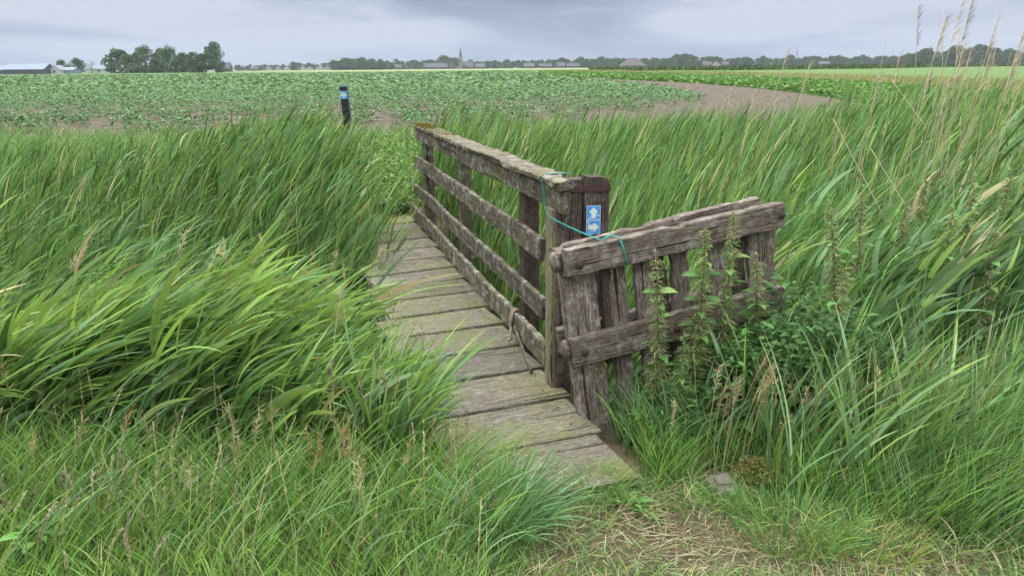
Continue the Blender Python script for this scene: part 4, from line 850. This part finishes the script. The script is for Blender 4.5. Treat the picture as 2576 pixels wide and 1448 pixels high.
def house(nm, x, D, wd, dp, wh, rh, wall, roof, label, cat='house', gable=False, hip=0.0, group=None, nwin=3, yaw=0, chimney=True, ov=.3):
    p = gy(x, 175, D); r = empty(nm, (p.x, D, 0), label=label, cat=cat, group=group); r.rotation_euler = (0, 0, yaw)
    hw, hd = wd / 2, dp / 2
    bm = bmesh.new(); box_(bm, -hw, hw, -hd, hd, -.3, wh)
    if gable:   # gable end towards the viewer
        v = [bm.verts.new(q) for q in ((-hw, -hd, wh), (hw, -hd, wh), (0, -hd, wh + rh), (-hw, hd, wh), (hw, hd, wh), (0, hd, wh + rh))]
        bm.faces.new((v[0], v[1], v[2])); bm.faces.new((v[5], v[4], v[3]))
    elif not hip:
        v = [bm.verts.new(q) for q in ((-hw, -hd, wh), (-hw, hd, wh), (-hw, 0, wh + rh), (hw, -hd, wh), (hw, hd, wh), (hw, 0, wh + rh))]
        bm.faces.new((v[2], v[1], v[0])); bm.faces.new((v[3], v[4], v[5]))
    o = link('wall', bm_mesh('wall', bm), wall, None); o.parent = r
    bm = bmesh.new(); e = ov; t_ = .25
    if gable: P = [(-hw - e, wh - .1), (0, wh + rh + .15), (hw + e, wh - .1), (hw + e, wh + .15), (0, wh + rh + .5), (-hw - e, wh + .15)]; a0, a1 = -hd + .0, hd + e; mk_ = lambda q, a: (q[0], a, q[1])
    else: P = [(-hd - e, wh - .1), (0, wh + rh + .15), (hd + e, wh - .1), (hd + e, wh + .15), (0, wh + rh + .5), (-hd - e, wh + .15)]; a0, a1 = -hw - e, hw + e; mk_ = lambda q, a: (a, q[0], q[1])
    if hip:
        hh = hip; vv_ = [bm.verts.new(q) for q in ((-hw - e, -hd - e, wh), (hw + e, -hd - e, wh), (hw + e, hd + e, wh), (-hw - e, hd + e, wh), (-hh, -.3, wh + rh), (hh, -.3, wh + rh), (hh, .3, wh + rh), (-hh, .3, wh + rh))]
        for f in ((0, 1, 5, 4), (1, 2, 6, 5), (2, 3, 7, 6), (3, 0, 4, 7), (4, 5, 6, 7), (3, 2, 1, 0)): bm.faces.new([vv_[i] for i in f])
    else:
        A0 = [bm.verts.new(mk_(q, a0)) for q in P]; A1 = [bm.verts.new(mk_(q, a1)) for q in P]
        for i in range(6): bm.faces.new((A0[i], A0[(i + 1) % 6], A1[(i + 1) % 6], A1[i]))
        bm.faces.new((A0[0], A0[5], A0[4], A0[1])); bm.faces.new((A0[1], A0[4], A0[3], A0[2])); bm.faces.new((A1[1], A1[4], A1[5], A1[0])); bm.faces.new((A1[2], A1[3], A1[4], A1[1]))
    bmesh.ops.recalc_face_normals(bm, faces=bm.faces[:]); o = link('roof', bm_mesh('roof', bm), roof, None); o.parent = r
    if chimney:
        bm = bmesh.new(); box_(bm, hw * .5, hw * .5 + .7, -.35, .35, wh + rh * .4, wh + rh + .9); c_ = link('chimney', bm_mesh('chimney', bm), B_BRICK, None); c_.parent = o
    for i in range(nwin):
        bm = bmesh.new(); xx_ = -hw + wd * (i + .7) / (nwin + .4); box_(bm, xx_ - .6, xx_ + .6, -hd - .06, -hd + .05, .9, min(2.4, wh - .1)); o = link('window', bm_mesh('window', bm), B_WIN, None); o.parent = r
    if gable and rh > 3:
        bm = bmesh.new(); box_(bm, -.7, .7, -hd - .06, -hd + .05, wh + .5, wh + 1.8); o = link('window', bm_mesh('window', bm), B_WIN, None); o.parent = r
    return r
# farm at the left
house('farm_barn', 75, 500, 25, 14, 2.8, 3.0, B_DARKW, B_PALE, 'long low barn with pale metal roof and dark walls at the far left', 'barn', nwin=0, chimney=False)
house('farm_barn', 12, 540, 14, 12, 2.6, 2.6, B_DARKW, B_PALE, 'low grey barn cut by the left edge of the view', 'barn', nwin=0, chimney=False)
house('farm_shed', 146, 505, 7, 9, 2.2, 2.6, B_WHITE, B_PALE, 'small white-gabled shed right of the long barn', 'shed', gable=True, nwin=1, chimney=False)
house('farm_shed', 176, 510, 9, 9, 2.2, 1.4, B_PALE, B_PALE, 'low lean white shed in front of the farmyard trees', 'shed', nwin=0, chimney=False)
house('farm_shed', 255, 560, 16, 8, 2.8, 2.4, B_WHITE, B_PALE, 'pale flat shed between the pale tree and the farm clump', 'shed', nwin=1, chimney=False)
house('farmhouse', 372, 548, 26, 10, 2.6, 3.4, B_WHITE, B_PALE, 'long white farm building half hidden behind the farm trees', 'farmhouse', nwin=5)
house('farmhouse', 462, 570, 12, 9, 2.6, 3.0, B_BRICK, B_GREY, 'brick farmhouse glimpsed between the two tree clumps', 'farmhouse', nwin=3)
house('farmhouse', 568, 640, 8, 8, 2.2, 4.5, B_BRICK, B_GREY, 'steep-roofed farmhouse at the right foot of the tallest tree', 'farmhouse', nwin=2)
# white gabled houses
for (x, wd, wh, rh, wall, roof, gb, lb) in [(640, 14, 3, 4, B_BRICK, B_RED, False, 'brick house at the left end of the white-gabled row'), (676, 9, 3.2, 5, B_WHITE, B_GREY, True, 'first white-gabled house from the left'), (700, 9, 3, 4.6, B_WHITE, B_RED, True, 'slightly smaller white-gabled house beside the first one'),
    (722, 11, 3, 4, B_WHITE, B_GREY, True, 'white-gabled house just left of the large round tree'), (763, 10, 3, 5, B_WHITE, B_GREY, True, 'white-gabled house just right of the large round tree'), (780, 9, 2.8, 4, B_WHITE, B_RED, True, 'narrow white-gabled house, third from the dark wood'), (806, 16, 3, 5, B_WHITE, B_GREY, True, 'wide white house next to the last white gable'), (826, 12, 3, 6, B_WHITE, B_GREY, True, 'white-gabled house touching the dark wood')]:
    house('house', x, 1060, wd * .68, 8, wh * .7, rh * .72, wall, roof, lb, gable=gb, nwin=2)
for (x, wd, rh, roof, lb, gb) in [(1000, 14, 5, B_RED, 'tile-roofed house at the right end of the dark wood', False), (1018, 10, 4, B_GREY, 'small grey-roofed house beside the tile-roofed one', True), (1078, 13, 6, B_GREY, 'grey-roofed village house, farthest left of the church', False), (1096, 14, 6.5, B_GREY, 'steep grey-roofed village house, second from the left', False), (1116, 13, 6, B_GREY, 'village house with steep grey roof, left of the church nave', False), (1137, 12, 7, B_GREY, 'tall-roofed village house directly left of the church tower', True),
    (1182, 12, 6, B_RED, 'reddish-roofed village house just right of the church', False), (1208, 16, 5, B_GREY, 'broad grey-roofed house, second right of the church', False), (1330, 18, 5, B_GREY, 'long grey-roofed house among the trees right of the church', False), (1372, 22, 4, B_RED, 'long low reddish house halfway to the big barn', False), (1408, 16, 6, B_GREY, 'high grey-roofed house halfway to the big barn', False), (1440, 22, 4, B_RED, 'long tile-roofed shed left of the big barn', False),
    (1776, 16, 5, B_RED, 'house at the left start of the long treeline', False), (1800, 12, 5, B_GREY, 'second house in front of the long treeline', True), (1822, 12, 5, B_RED, 'third house in front of the long treeline', False), (2070, 18, 3.5, B_GREY, 'grey-roofed building under the long treeline', False), (2290, 16, 4, B_GREY, 'low building at the start of the far right wood', False)]:
    house('house', x, 1100, wd * .78, 9, 2.6, rh * .8, B_WHITE if lb.startswith(('second', 'white')) else B_BRICK, roof, lb, gable=gb, nwin=3)
house('pyramid_barn', 1590, 1040, 32, 28, 2.4, 9.5, B_BRICK, B_THATCH, 'huge barn with brown pyramid roof between two woods', 'barn', hip=5, nwin=3, chimney=False)
# church
pch = gy(1159, 175, 1130); ch = empty('church', (pch.x, 1130, 0), label='village church with tall pointed spire', cat='church')
def part(nm, f, mt, par):
    bm = bmesh.new(); f(bm); bmesh.ops.recalc_face_normals(bm, faces=bm.faces[:]); o = link(nm, bm_mesh(nm, bm), mt, None); o.parent = par; return o
twr = part('tower', lambda bm: (box_(bm, -2.6, 2.6, -2.6, 2.6, -.3, 14), box_(bm, -2.3, 2.3, -2.3, 2.3, 14, 16.2)), B_STONE, ch)
def spire(bm):
    z0, z1, z2 = 16.2, 18.2, 31; a = [bm.verts.new((2.9 * math.cos(k * math.pi / 4 + .39), 2.9 * math.sin(k * math.pi / 4 + .39), z0)) for k in range(8)]
    b = [bm.verts.new((1.7 * math.cos(k * math.pi / 4 + .39), 1.7 * math.sin(k * math.pi / 4 + .39), z1 + 1.5)) for k in range(8)]; t_ = bm.verts.new((0, 0, z2))
    for k in range(8): bm.faces.new((a[k], a[(k + 1) % 8], b[(k + 1) % 8], b[k])); bm.faces.new((b[k], b[(k + 1) % 8], t_))
    bm.faces.new(a[::-1])
part('spire', spire, B_GREY, ch)
for q in (-1.1, 1.1): part('belfry_window', lambda bm: box_(bm, q - .5, q + .5, -2.68, -2.5, 9.5, 12.5), B_WIN, twr)
part('clock', lambda bm: box_(bm, -.8, .8, -2.36, -2.2, 14.3, 15.9), B_WHITE, twr)
part('nave', lambda bm: box_(bm, 2.6, 17, -4, 4, -.3, 5), B_BRICK, ch)
part('nave_roof', lambda bm: [bm.faces.new([bm.verts.new(q) for q in f]) for f in (((2.6, -4.4, 4.9), (17.3, -4.4, 4.9), (17.3, 0, 10), (2.6, 0, 10)), ((2.6, 4.4, 4.9), (2.6, 0, 10), (17.3, 0, 10), (17.3, 4.4, 4.9)), ((17.3, -4.4, 4.9), (17.3, 4.4, 4.9), (17.3, 0, 10)))], B_GREY, ch)
# thin mast
pm = gy(2003, 150, 1800); mast = empty('radio_mast', (pm.x, 1800, 0), label='thin distant mast rising above the long treeline', cat='mast')
part('shaft', lambda bm: box_(bm, -.9, .9, -.9, .9, 0, 30), B_PALE, mast); part('antenna', lambda bm: box_(bm, -.35, .35, -.35, .35, 30, 44), B_PALE, mast)

# ---------------------------------------------------------------- nettles
NSTEM = flat('nettle_stem', (.15, .13, .06), .7, 0, .2, 60); 
def leaf_set(A, b, d, Ln, Wd_, c, droop=-.9, seg=4): 
    A.add(ribbons(b, Ln, Wd_, d, d + arr(0, 0, droop), seg, .9, 1.1, c, c * 1.1, 'ovate', face=arr(0, 0, 1) + RNG.normal(0, .25, (len(b), 3)), fold=.25))
def nettle(x, y, Y, label, lean=.06, dens=1.0, green=0.0, h0=0.0):
    top = gy(x, y, Y); bz = float(height(top.x - lean, Y)); base = Vector((top.x - lean, Y + .02, bz)); Hn = top.z - bz
    if Hn < .3: print('short nettle', x, y, Hn)
    root = empty('nettle', tuple(base), label=label, cat='nettle')
    bend = RNG.uniform(-.02, .04); pts = [base.lerp(top, f) + Vector((bend * math.sin(f * 3.1), 0, 0)) for f in np.linspace(0, 1, 12)]
    tube('stem', pts, [.0042 - .0026 * f for f in np.linspace(0, 1, 12)], NSTEM, root, 5)
    A = Acc(); Fl = Acc(); k = int(Hn / .055 * dens); P = np.array(pts); 
    f = np.linspace(.08, .99, k); i = np.clip((f * 11).astype(int), 0, 10); fr = (f * 11 - i)[:, None]; B = P[i] * (1 - fr) + P[i + 1] * fr
    ph = RNG.uniform(0, 3.14) + np.arange(k) * 1.57 + RNG.normal(0, .2, k)
    for sgn in (0, math.pi):
        a = ph + sgn; sz = (.026 + .062 * np.sin(np.pi * np.clip(f * .93 + .02, 0, 1)) ** .8) * RNG.uniform(.7, 1.15, k) * (1 - .45 * (f > .82))
        d = np.stack([np.cos(a), np.sin(a), .35 + .5 * (f > .85)], 1); c = pal(k, [(.10, .215, .055), (.075, .165, .045), (.15, .26, .08)], [3, 2, 1.5])
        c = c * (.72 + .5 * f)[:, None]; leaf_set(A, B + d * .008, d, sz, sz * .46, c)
        m = 24
        n = int((f > .30).sum()) * m; f2 = RNG.uniform(.26, .97, n); i2 = np.clip((f2 * 11).astype(int), 0, 10); r2 = (f2 * 11 - i2)[:, None]; fb = P[i2] * (1 - r2) + P[i2 + 1] * r2; aa = RNG.uniform(0, 6.28, n); dd = np.stack([np.cos(aa), np.sin(aa), RNG.uniform(-.1, .8, n)], 1)
        cf = pal(n, [(.30, .33, .15), (.24, .29, .12), (.34, .30, .18), (.22, .32, .12)] if not green else [(.22, .32, .12), (.17, .27, .09)], [3, 3, 2, 2] if not green else [1, 1])
        Fl.add(ribbons(fb, RNG.uniform(.025, .085, n) * (1.25 - .85 * f2 ** 2), RNG.uniform(.0022, .005, n), dd, dd * .8 + arr(.2, 0, -.9), 4, 1, 1, cf, None, 'stem', wav=.45))
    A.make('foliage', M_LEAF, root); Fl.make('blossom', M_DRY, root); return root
for (x, y, Y, lb, ln) in [
    (1648, 632, 3.12, 'nettle in front of the gate, leftmost, beside the widest gap between slats', -.02), (1775, 560, 3.20, 'nettle crossing the middle of the gate top rail', .03),
    (1848, 515, 3.24, 'tallest nettle standing against the gate, near its right half', .02), (1905, 640, 3.22, 'shorter nettle just left of the last gate slats', .02),
    (2087, 505, 3.30, 'brownish nettle standing free just right of the gate', -.14), (2168, 468, 3.55, 'nettle between the brownish one and the tall green one', .02),
    (2282, 500, 3.55, 'green nettle in front of the dry crossed reed stalks', .02), (2455, 440, 3.45, 'bushy brown-flowered nettle near the right edge', .06), (2400, 520, 3.3, 'small nettle at the left foot of the bushy one', .03),
    (2545, 425, 3.6, 'nettle cut by the right edge of the view', .03), (2505, 560, 3.2, 'low nettle under the bushy brown-flowered one', .02), (2330, 430, 4.0, 'nettle half hidden among the broad reed leaves', .02), (2130, 660, 3.15, 'low leafy nettle at the foot of the brownish one', .02)]:
    nettle(x, y, Y, lb, ln)
for (x, y, Y, lb) in [(1720, 830, 3.05, 'young leafy nettle under the lower gate rail'), (2060, 880, 2.98, 'small nettle among the long grass right of the gate')]:
    nettle(x, y, Y, lb, .02, .8, 1)

A = Acc(); x, y = scatter(1000, .62, 1.75, 2.96, 3.75, lambda x, y: (~ingate(x, y)) & (y > 2.95 + .0 * x) & (y < 3.15 + .45 * (x - .6)))
n = len(x); Hh_ = .20 + (.36 + .16 * lowf(x, y, 3)) * sstep(.7, 1.15, x) * (1 - .6 * sstep(1.3, 1.75, x))
for k in range(7):
    a = RNG.uniform(0, 6.28, n); z = Hh_ * RNG.uniform(.1, 1.15, n); b = np.stack([x, y, height(x, y) + z], 1); d = np.stack([np.cos(a), np.sin(a), RNG.uniform(0, .5, n)], 1)
    leaf_set(A, b, d, RNG.uniform(.03, .065, n), RNG.uniform(.012, .026, n), pal(n, [(.065, .15, .042), (.05, .11, .035), (.10, .20, .06)], [3, 2, 1]), -.9, 3)
stuff(A, 'undergrowth', 'dark leafy nettle undergrowth in front of and right of the gate', 'undergrowth')
# low broad-leaved weeds at the gate foot
def rosette(name, x, y, n, r, lw, label, cols, h=.1, cat='weed'):
    A = Acc(); a = RNG.uniform(0, 6.28, n); q = RNG.uniform(0, .45, n) * r; z = height(x, y) + RNG.uniform(.0, h, n); b = np.stack([x + q * np.cos(a), y + q * np.sin(a), z], 1)
    d = np.stack([np.cos(a), np.sin(a), RNG.uniform(.2, 1.0, n)], 1); leaf_set(A, b, d, r * RNG.uniform(.5, 1, n), lw * RNG.uniform(.7, 1.2, n), pal(n, cols, [1] * len(cols)), -1.1)
    o = A.make(name, M_LEAF); return tag(o, label, cat)
WG = [(.11, .25, .06), (.09, .20, .05), (.15, .30, .08)]
rosette('buttercup_weed', .60, 3.10, 150, .10, .045, 'bright leafy weed at the foot of the widest gate slat', WG, .14)
rosette('buttercup_weed', .74, 3.02, 120, .10, .045, 'leafy weed a hand to the right of the slat foot', WG, .12)
rosette('dock_weed', .98, 3.10, 60, .20, .07, 'broad-leaved dark weed under the lower gate rail', [(.07, .16, .045), (.09, .19, .05)], .15)
rosette('dandelion', .44, 2.62, 9, .11, .028, 'small toothed dandelion leaves at the edge of the bare path', WG, .02, 'dandelion')
rosette('thistle_weed', -1.60, 2.28, 60, .09, .03, 'broad green weed at the bottom left corner of the verge', WG, .14)
rosette('weed_clump', -1.35, 8.6, 60, .3, .1, 'dark leafy weed growing on the planks at the far bridge end', [(.05, .10, .03), (.08, .14, .04)], .15)

# ---------------------------------------------------------------- old reed stalks with plumes
def stalk(x, y, Y, label, plume=1.0, dx=-.25, col=(.36, .31, .22), dark=False, z0=None, pl_=.19):
    top = gy(x, y, Y); by = Y + RNG.uniform(-.1, .3); bx = top.x + dx; bz = float(height(bx, by)); base = Vector((bx, by, bz))
    root = empty('reed_stalk', tuple(base), label=label, cat='reed stalk', group=None)
    mid = base.lerp(top, .5) + Vector((-.05 * np.sign(dx) * -1, 0, 0)); pts = [base * (1 - f) ** 2 + mid * 2 * f * (1 - f) + top * f * f for f in np.linspace(0, 1, 10)]
    A = Acc(); P = np.array(pts); sm = flat('dry_reed_stalk', (.46, .39, .25), .7, 0, .25, 12) if 'dry_reed_stalk' not in bpy.data.materials else bpy.data.materials['dry_reed_stalk']
    tube('stem', pts, [.0036 - .0022 * f for f in np.linspace(0, 1, 10)], sm, root, 5)
    if plume:
        n = int(60 * plume); f = 1 - RNG.uniform(0, 1, n) ** 1.0 * pl_ / (top - base).length * 1.1; i = np.clip((f * 9).astype(int), 0, 8); fr = (f * 9 - i)[:, None]; b = P[i] * (1 - fr) + P[i + 1] * fr
        ax = np.array((top - pts[-2]).normalized()); d = ax[None] + np.stack([RNG.uniform(0, .8, n), RNG.normal(0, .25, n), RNG.normal(0, .15, n)], 1)
        c = pal(n, [(.16, .13, .10), (.24, .19, .14)] if dark else [(.46, .40, .31), (.38, .31, .24), (.52, .46, .36)], [1, 1] if dark else [1, 1, 1])
        A.add(ribbons(b, RNG.uniform(.03, .085, n) * (1.15 - .3 * f), RNG.uniform(.0016, .0042, n), d, d + np.stack([RNG.uniform(.5, 1.2, n), np.zeros(n), RNG.uniform(-.5, .1, n)], 1), 4, .9, 1, c, None, 'blade'))
        A.make('plume', M_DRY, root)
    return root
ST = [(2241, 39, 4.3, 0, -.12, 'bare reed stalk, leftmost of those rising into the sky'), (2308, 23, 4.6, .7, .22, 'dark-plumed stalk right of the first bare stalk'), (2370, 24, 4.4, 0, .28, 'bare stalk leaning left across the sky'),
 (2418, 11, 4.5, .8, -.35, 'tall pale plume just left of the highest stalk'), (2378, 48, 4.2, 1.6, -.42, 'largest feathery plume, leaning right'), (2443, 2, 4.1, .8, -.14, 'highest reed stalk with a dark plume cut by the top of the view'),
 (2411, 70, 4.7, .6, .06, 'thin pale plume behind the highest stalk'), (2509, 42, 4.5, .9, -.3, 'tall plume near the right edge, leaning right'), (2513, 70, 4.2, 0, -.02, 'bare upright stalk beside the right-edge plume'), (2574, 78, 4.2, 1.2, -.2, 'plume cut by the right edge of the view'),
 (1982, 126, 5.4, 1.0, -.55, 'single pale plume above the green strip, farthest left of the high ones'), (2036, 160, 5.2, .9, -.5, 'second pale plume, leaning right over the meadow'), (2262, 142, 4.8, .6, -.12, 'short plume between the leftmost bare stalk and the dark plume'),
 (2424, 112, 4.4, 1.1, -.25, 'pale plume low against the far wood'), (2442, 124, 4.7, .8, -.2, 'brownish plume beside the low pale one'), (2489, 136, 4.4, 1.1, -.22, 'full pale plume under the right-edge stalks'), (2556, 140, 4.3, 1.2, -.2, 'dense plume low at the right edge'),
 (1899, 223, 5.6, .9, -.25, 'pinkish plume over the bare soil, left one of two'), (1838, 223, 6.2, .8, -.15, 'faint plume at the left end of the soil patch'), (1952, 249, 5.4, .9, -.3, 'drooping plume over the bare soil, right one of two'), (2213, 187, 4.8, .7, -.25, 'pale plume in the reeds left of the tall stalks'),
 (2340, 175, 4.4, .7, -.2, 'short plume among the dry stems right of centre'), (2390, 190, 4.1, .5, -.1, 'low brown plume in the thick of the dry stems'), (862, 322, 9.0, .8, -.03, 'pale plume hiding the foot of the black marker post')]
for (x, y, Y, pl, dx, lb) in ST: stalk(x, y, Y, lb, pl, dx, dark='dark' in lb)
DULL = flat('grey_stalk', (.30, .27, .17), .8, 0, .3, 10)
# fallen crossed stalks
for (x0, y0, Y0, x1, y1, Y1, lb) in [(2095, 300, 4.3, 2237, 573, 3.8, 'dry stalk fallen slantwise left of the gate-side nettles'), (2241, 200, 4.5, 2337, 332, 4.2, 'dry stalk fallen slantwise high in the right reeds'), (2190, 375, 4.1, 2285, 530, 3.8, 'short broken dry stalk crossing the nettle tops')]:
    a, b = gy(x0, y0, Y0), gy(x1, y1, Y1); o = tube('fallen_reed_stalk', [a.lerp(b, f) for f in np.linspace(0, 1, 6)], .0019, DULL); tag(o, lb, 'reed stalk')
# dense dry stems between
A = Acc(); x, y = scatter(85, 2.2, 4.4, 4.1, 5.8); n = len(x); h = height(x, y)
P_ = A.add(ribbons(np.stack([x, y, h], 1), (1.25 + .35 * sstep(1.5, 3.2, x) - h) * RNG.uniform(.75, 1.1, n), np.full(n, .006), np.stack([RNG.normal(.0, .08, n), RNG.normal(0, .06, n), np.ones(n)], 1), np.stack([RNG.normal(.22, .2, n), RNG.normal(0, .1, n), np.ones(n)], 1), 6, .9, 1, pal(n, [(.50, .43, .28), (.40, .34, .22)], [1, 1]), None, 'stem', face=np.tile(arr(0, -1, .1), (n, 1))))
tip = P_[:, -1]; k = 26; b = np.repeat(tip, k, 0) - (np.repeat(tip - P_[:, -2], k, 0)) * RNG.uniform(0, .8, (n * k, 1)); d = np.repeat(tip - P_[:, -2], k, 0); d /= np.linalg.norm(d, axis=1, keepdims=True); d = d + np.stack([RNG.uniform(0, .8, n * k), RNG.normal(0, .3, n * k), np.zeros(n * k)], 1)
A.add(ribbons(b, RNG.uniform(.03, .06, n * k), RNG.uniform(.0015, .0035, n * k), d, d + arr(.9, 0, -.3), 3, .9, 1, pal(n * k, [(.46, .40, .30), (.36, .30, .22)], [1, 1]), None, 'blade'))
stuff(A, 'dry_reed_stems', 'pale dry stems of last year among the reeds on the right', 'reeds', M_DRY)

# ---------------------------------------------------------------- seeding grasses of the verge
def seedheads(A, x, y, H_, lean=.3, kind=0, cols=None, bz=None, sw=.0026):
    n = len(x); h = height(x, y) if bz is None else bz; base = np.stack([x, y, h + 0 * x], 1); Hh = H_ * RNG.uniform(.7, 1.2, n)
    cs = pal(n, [(.36, .36, .16), (.42, .37, .20), (.26, .33, .12)], [1, 1, 1])
    P = A.add(ribbons(base, Hh, np.full(n, sw), np.stack([RNG.normal(.02, .12, n), RNG.normal(0, .1, n), np.ones(n)], 1), np.stack([RNG.normal(lean, .3, n), RNG.normal(0, .2, n), np.ones(n)], 1), 6, .9, 1.2, cs, None, 'stem', face=np.tile(arr(0, -1, .3), (n, 1))))
    k = (34, 26, 30)[kind]; L_ = (.075, .15, .11)[kind]; f = RNG.uniform(0, 1, (n, k)); ax = P[:, -1] - P[:, -2]; ln = np.linalg.norm(ax, axis=1, keepdims=True); ax = ax / ln
    b = P[:, -1][:, None] - ax[:, None] * (f[..., None] * L_) + arr(0, 0, .004); b = b.reshape(-1, 3); axr = np.repeat(ax, k, 0); m = n * k
    spread = (.35, .18, 1.1)[kind]; d = axr + RNG.normal(0, spread, (m, 3)); c0 = pal(n, cols or [(.54, .49, .30), (.46, .40, .25), (.48, .43, .32)], [1] * len(cols or [1, 1, 1])); c = np.repeat(c0, k, 0) * (1 + RNG.normal(0, .12, (m, 1)))
    s_ = (.016, .013, .030)[kind]; wd = (.0065, .0055, .0034)[kind]
    A.add(ribbons(b, s_ * RNG.uniform(.7, 1.4, m), wd * RNG.uniform(.6, 1.2, m), d, axr + arr(.2, 0, 0), 2, .8, 1, c, None, 'ovate'))
A = Acc()
x, y = scatter(60, -2.4, -.1, 2.0, 2.95, offdeck); seedheads(A, x, y, .42, .25, 1)
x, y = scatter(45, -1.9, -1.1, 2.0, 2.6, offdeck); seedheads(A, x, y, .26, .45, 0, [(.42, .37, .29), (.46, .42, .30)])
x, y = scatter(40, -2.0, -.1, 2.2, 3.0, offdeck); seedheads(A, x, y, .42, .2, 2, [(.38, .29, .15), (.46, .40, .24)])
stuff(A, 'seeding_grass', 'tan seeding grasses scattered through the lower left verge', 'grass', M_DRY)
A = Acc()
x, y = scatter(90, .8, 3.0, 2.6, 3.4, lambda x, y: ~ingate(x, y)); seedheads(A, x, y, .52, .35, 1, [(.36, .38, .18), (.44, .42, .24)])
x, y = scatter(60, .75, 1.9, 2.75, 3.1); seedheads(A, x, y, .42, .2, 2, [(.46, .38, .24), (.40, .30, .18)])
stuff(A, 'seeding_grass', 'green and tan seeding grasses in the long grass on the right', 'grass', M_DRY)
A = Acc(); x, y = scatter(60, -2.6, -.5, 3.0, 4.2, lambda x, y: ws(x, y) > .8); seedheads(A, x, y, .95, .5, 2, [(.52, .46, .30), (.46, .36, .22)])
stuff(A, 'seeding_grass', 'pale seed heads standing out of the near-bank reeds', 'grass', M_DRY)
# single prominent seed stalks
def seedstalk(x, y, Y, label, kind=1, cols=None, dx=-.03, pl_=.12):
    top = gy(x, y, Y); b = Vector((top.x + dx, Y + .02, float(height(top.x + dx, Y)))); root = empty('seed_stalk', tuple(b), label=label, cat='grass stalk')
    pts = [b.lerp(top, f) + Vector((.012 * math.sin(f * 3.1), 0, 0)) for f in np.linspace(0, 1, 8)]; tube('stem', pts, [.0018 - .0008 * f for f in np.linspace(0, 1, 8)], bpy.data.materials['dry_reed_stalk'], root, 4)
    A = Acc(); n = 60; f = RNG.uniform(0, 1, n); ax = np.array((top - pts[-2]).normalized()); q = np.array(top)[None] - ax[None] * f[:, None] * pl_; sp_ = (.3, .16, .9)[kind]
    A.add(ribbons(q, RNG.uniform(.012, .022, n) * (1.4 if kind == 2 else 1), RNG.uniform(.004, .008, n) * (.6 if kind == 2 else 1), ax + RNG.normal(0, sp_, (n, 3)), np.tile(ax + arr(.1, 0, 0), (n, 1)), 2, .8, 1, pal(n, cols or [(.55, .49, .30), (.48, .40, .24)], [1] * len(cols or [1, 1])), None, 'ovate')); A.make('seed_head', M_DRY, root)
CR = [(.58, .52, .32), (.50, .43, .26)]; BRN = [(.38, .25, .12), (.46, .34, .18)]; PUR = [(.33, .23, .22), (.42, .32, .28)]
for a_ in [(1037, 1062, 2.62, 'cream seed stalk left of the first plank, left one of a pair', 1, CR), (1132, 1062, 2.66, 'cream seed stalk against the first plank, right one of a pair', 1, CR), (1024, 955, 2.75, 'thin cream seed stalk above the cream pair', 1, CR), (217, 922, 2.9, 'cream seed stalk in the left reeds', 1, CR),
    (545, 1078, 2.6, 'pale seed stalk in the middle of the left verge', 1, CR), (575, 1020, 2.7, 'pale upright stalk left of the brown seed heads', 1, CR), (860, 1075, 2.6, 'rust-brown seed head, right one of three', 2, BRN), (800, 1085, 2.62, 'rust-brown seed head, middle one of three', 2, BRN), (770, 1075, 2.65, 'rust-brown seed head, left one of three', 2, BRN),
    (830, 905, 2.8, 'small purple tufted seed head in the reeds', 0, PUR), (905, 935, 2.78, 'second purple tufted seed head, further right', 0, PUR), (965, 940, 2.8, 'purple tufted seed head nearest the planks', 0, PUR), (655, 590, 3.9, 'branching tan seed head at the top of the near reeds', 2, CR), (560, 600, 3.9, 'tan seed head left of the branching one', 2, CR),
    (862, 655, 4.0, 'tall brown seed head in the dark hollow by the bridge', 2, BRN), (985, 735, 3.3, 'cream seed head resting over the middle planks', 0, CR), (1060, 818, 3.1, 'pale pink seed head hanging over the planks', 0, [(.50, .40, .30), (.44, .36, .28)]), (300, 1130, 2.5, 'drooping mauve seed head at far left', 0, PUR), (520, 1245, 2.4, 'grey-mauve seed head low in the left verge', 0, PUR), (370, 1390, 2.2, 'cream tufted seed head at the bottom edge', 0, CR), (610, 1330, 2.3, 'cream double seed head at the bottom of the verge', 0, CR),
    (1695, 1010, 2.9, 'cream seed head between gate foot and long grass', 2, CR), (2060, 1080, 2.85, 'ochre seed head in the long grass', 0, BRN), (2260, 1130, 2.7, 'ochre seed head right of the mossy stone', 0, BRN)]:
    seedstalk(*a_[:4], a_[4], a_[5])

# ---------------------------------------------------------------- humid air
bm = bmesh.new(); box_(bm, -2900, 2900, -2900, 2900, -3.2, 90); hz_m = bpy.data.materials.new('humid_air'); hz_m.use_nodes = True; t = hz_m.node_tree
t.nodes.clear(); pv = N(t, 'ShaderNodeVolumePrincipled'); pv.inputs['Color'].default_value = (.80, .88, 1.0, 1); pv.inputs['Density'].default_value = .00013; pv.inputs['Anisotropy'].default_value = .2
oo = N(t, 'ShaderNodeOutputMaterial'); L(t, pv.outputs[0], oo.inputs['Volume']); hz_o = link('haze', bm_mesh('haze', bm), hz_m); tag(hz_o, kind='stuff')
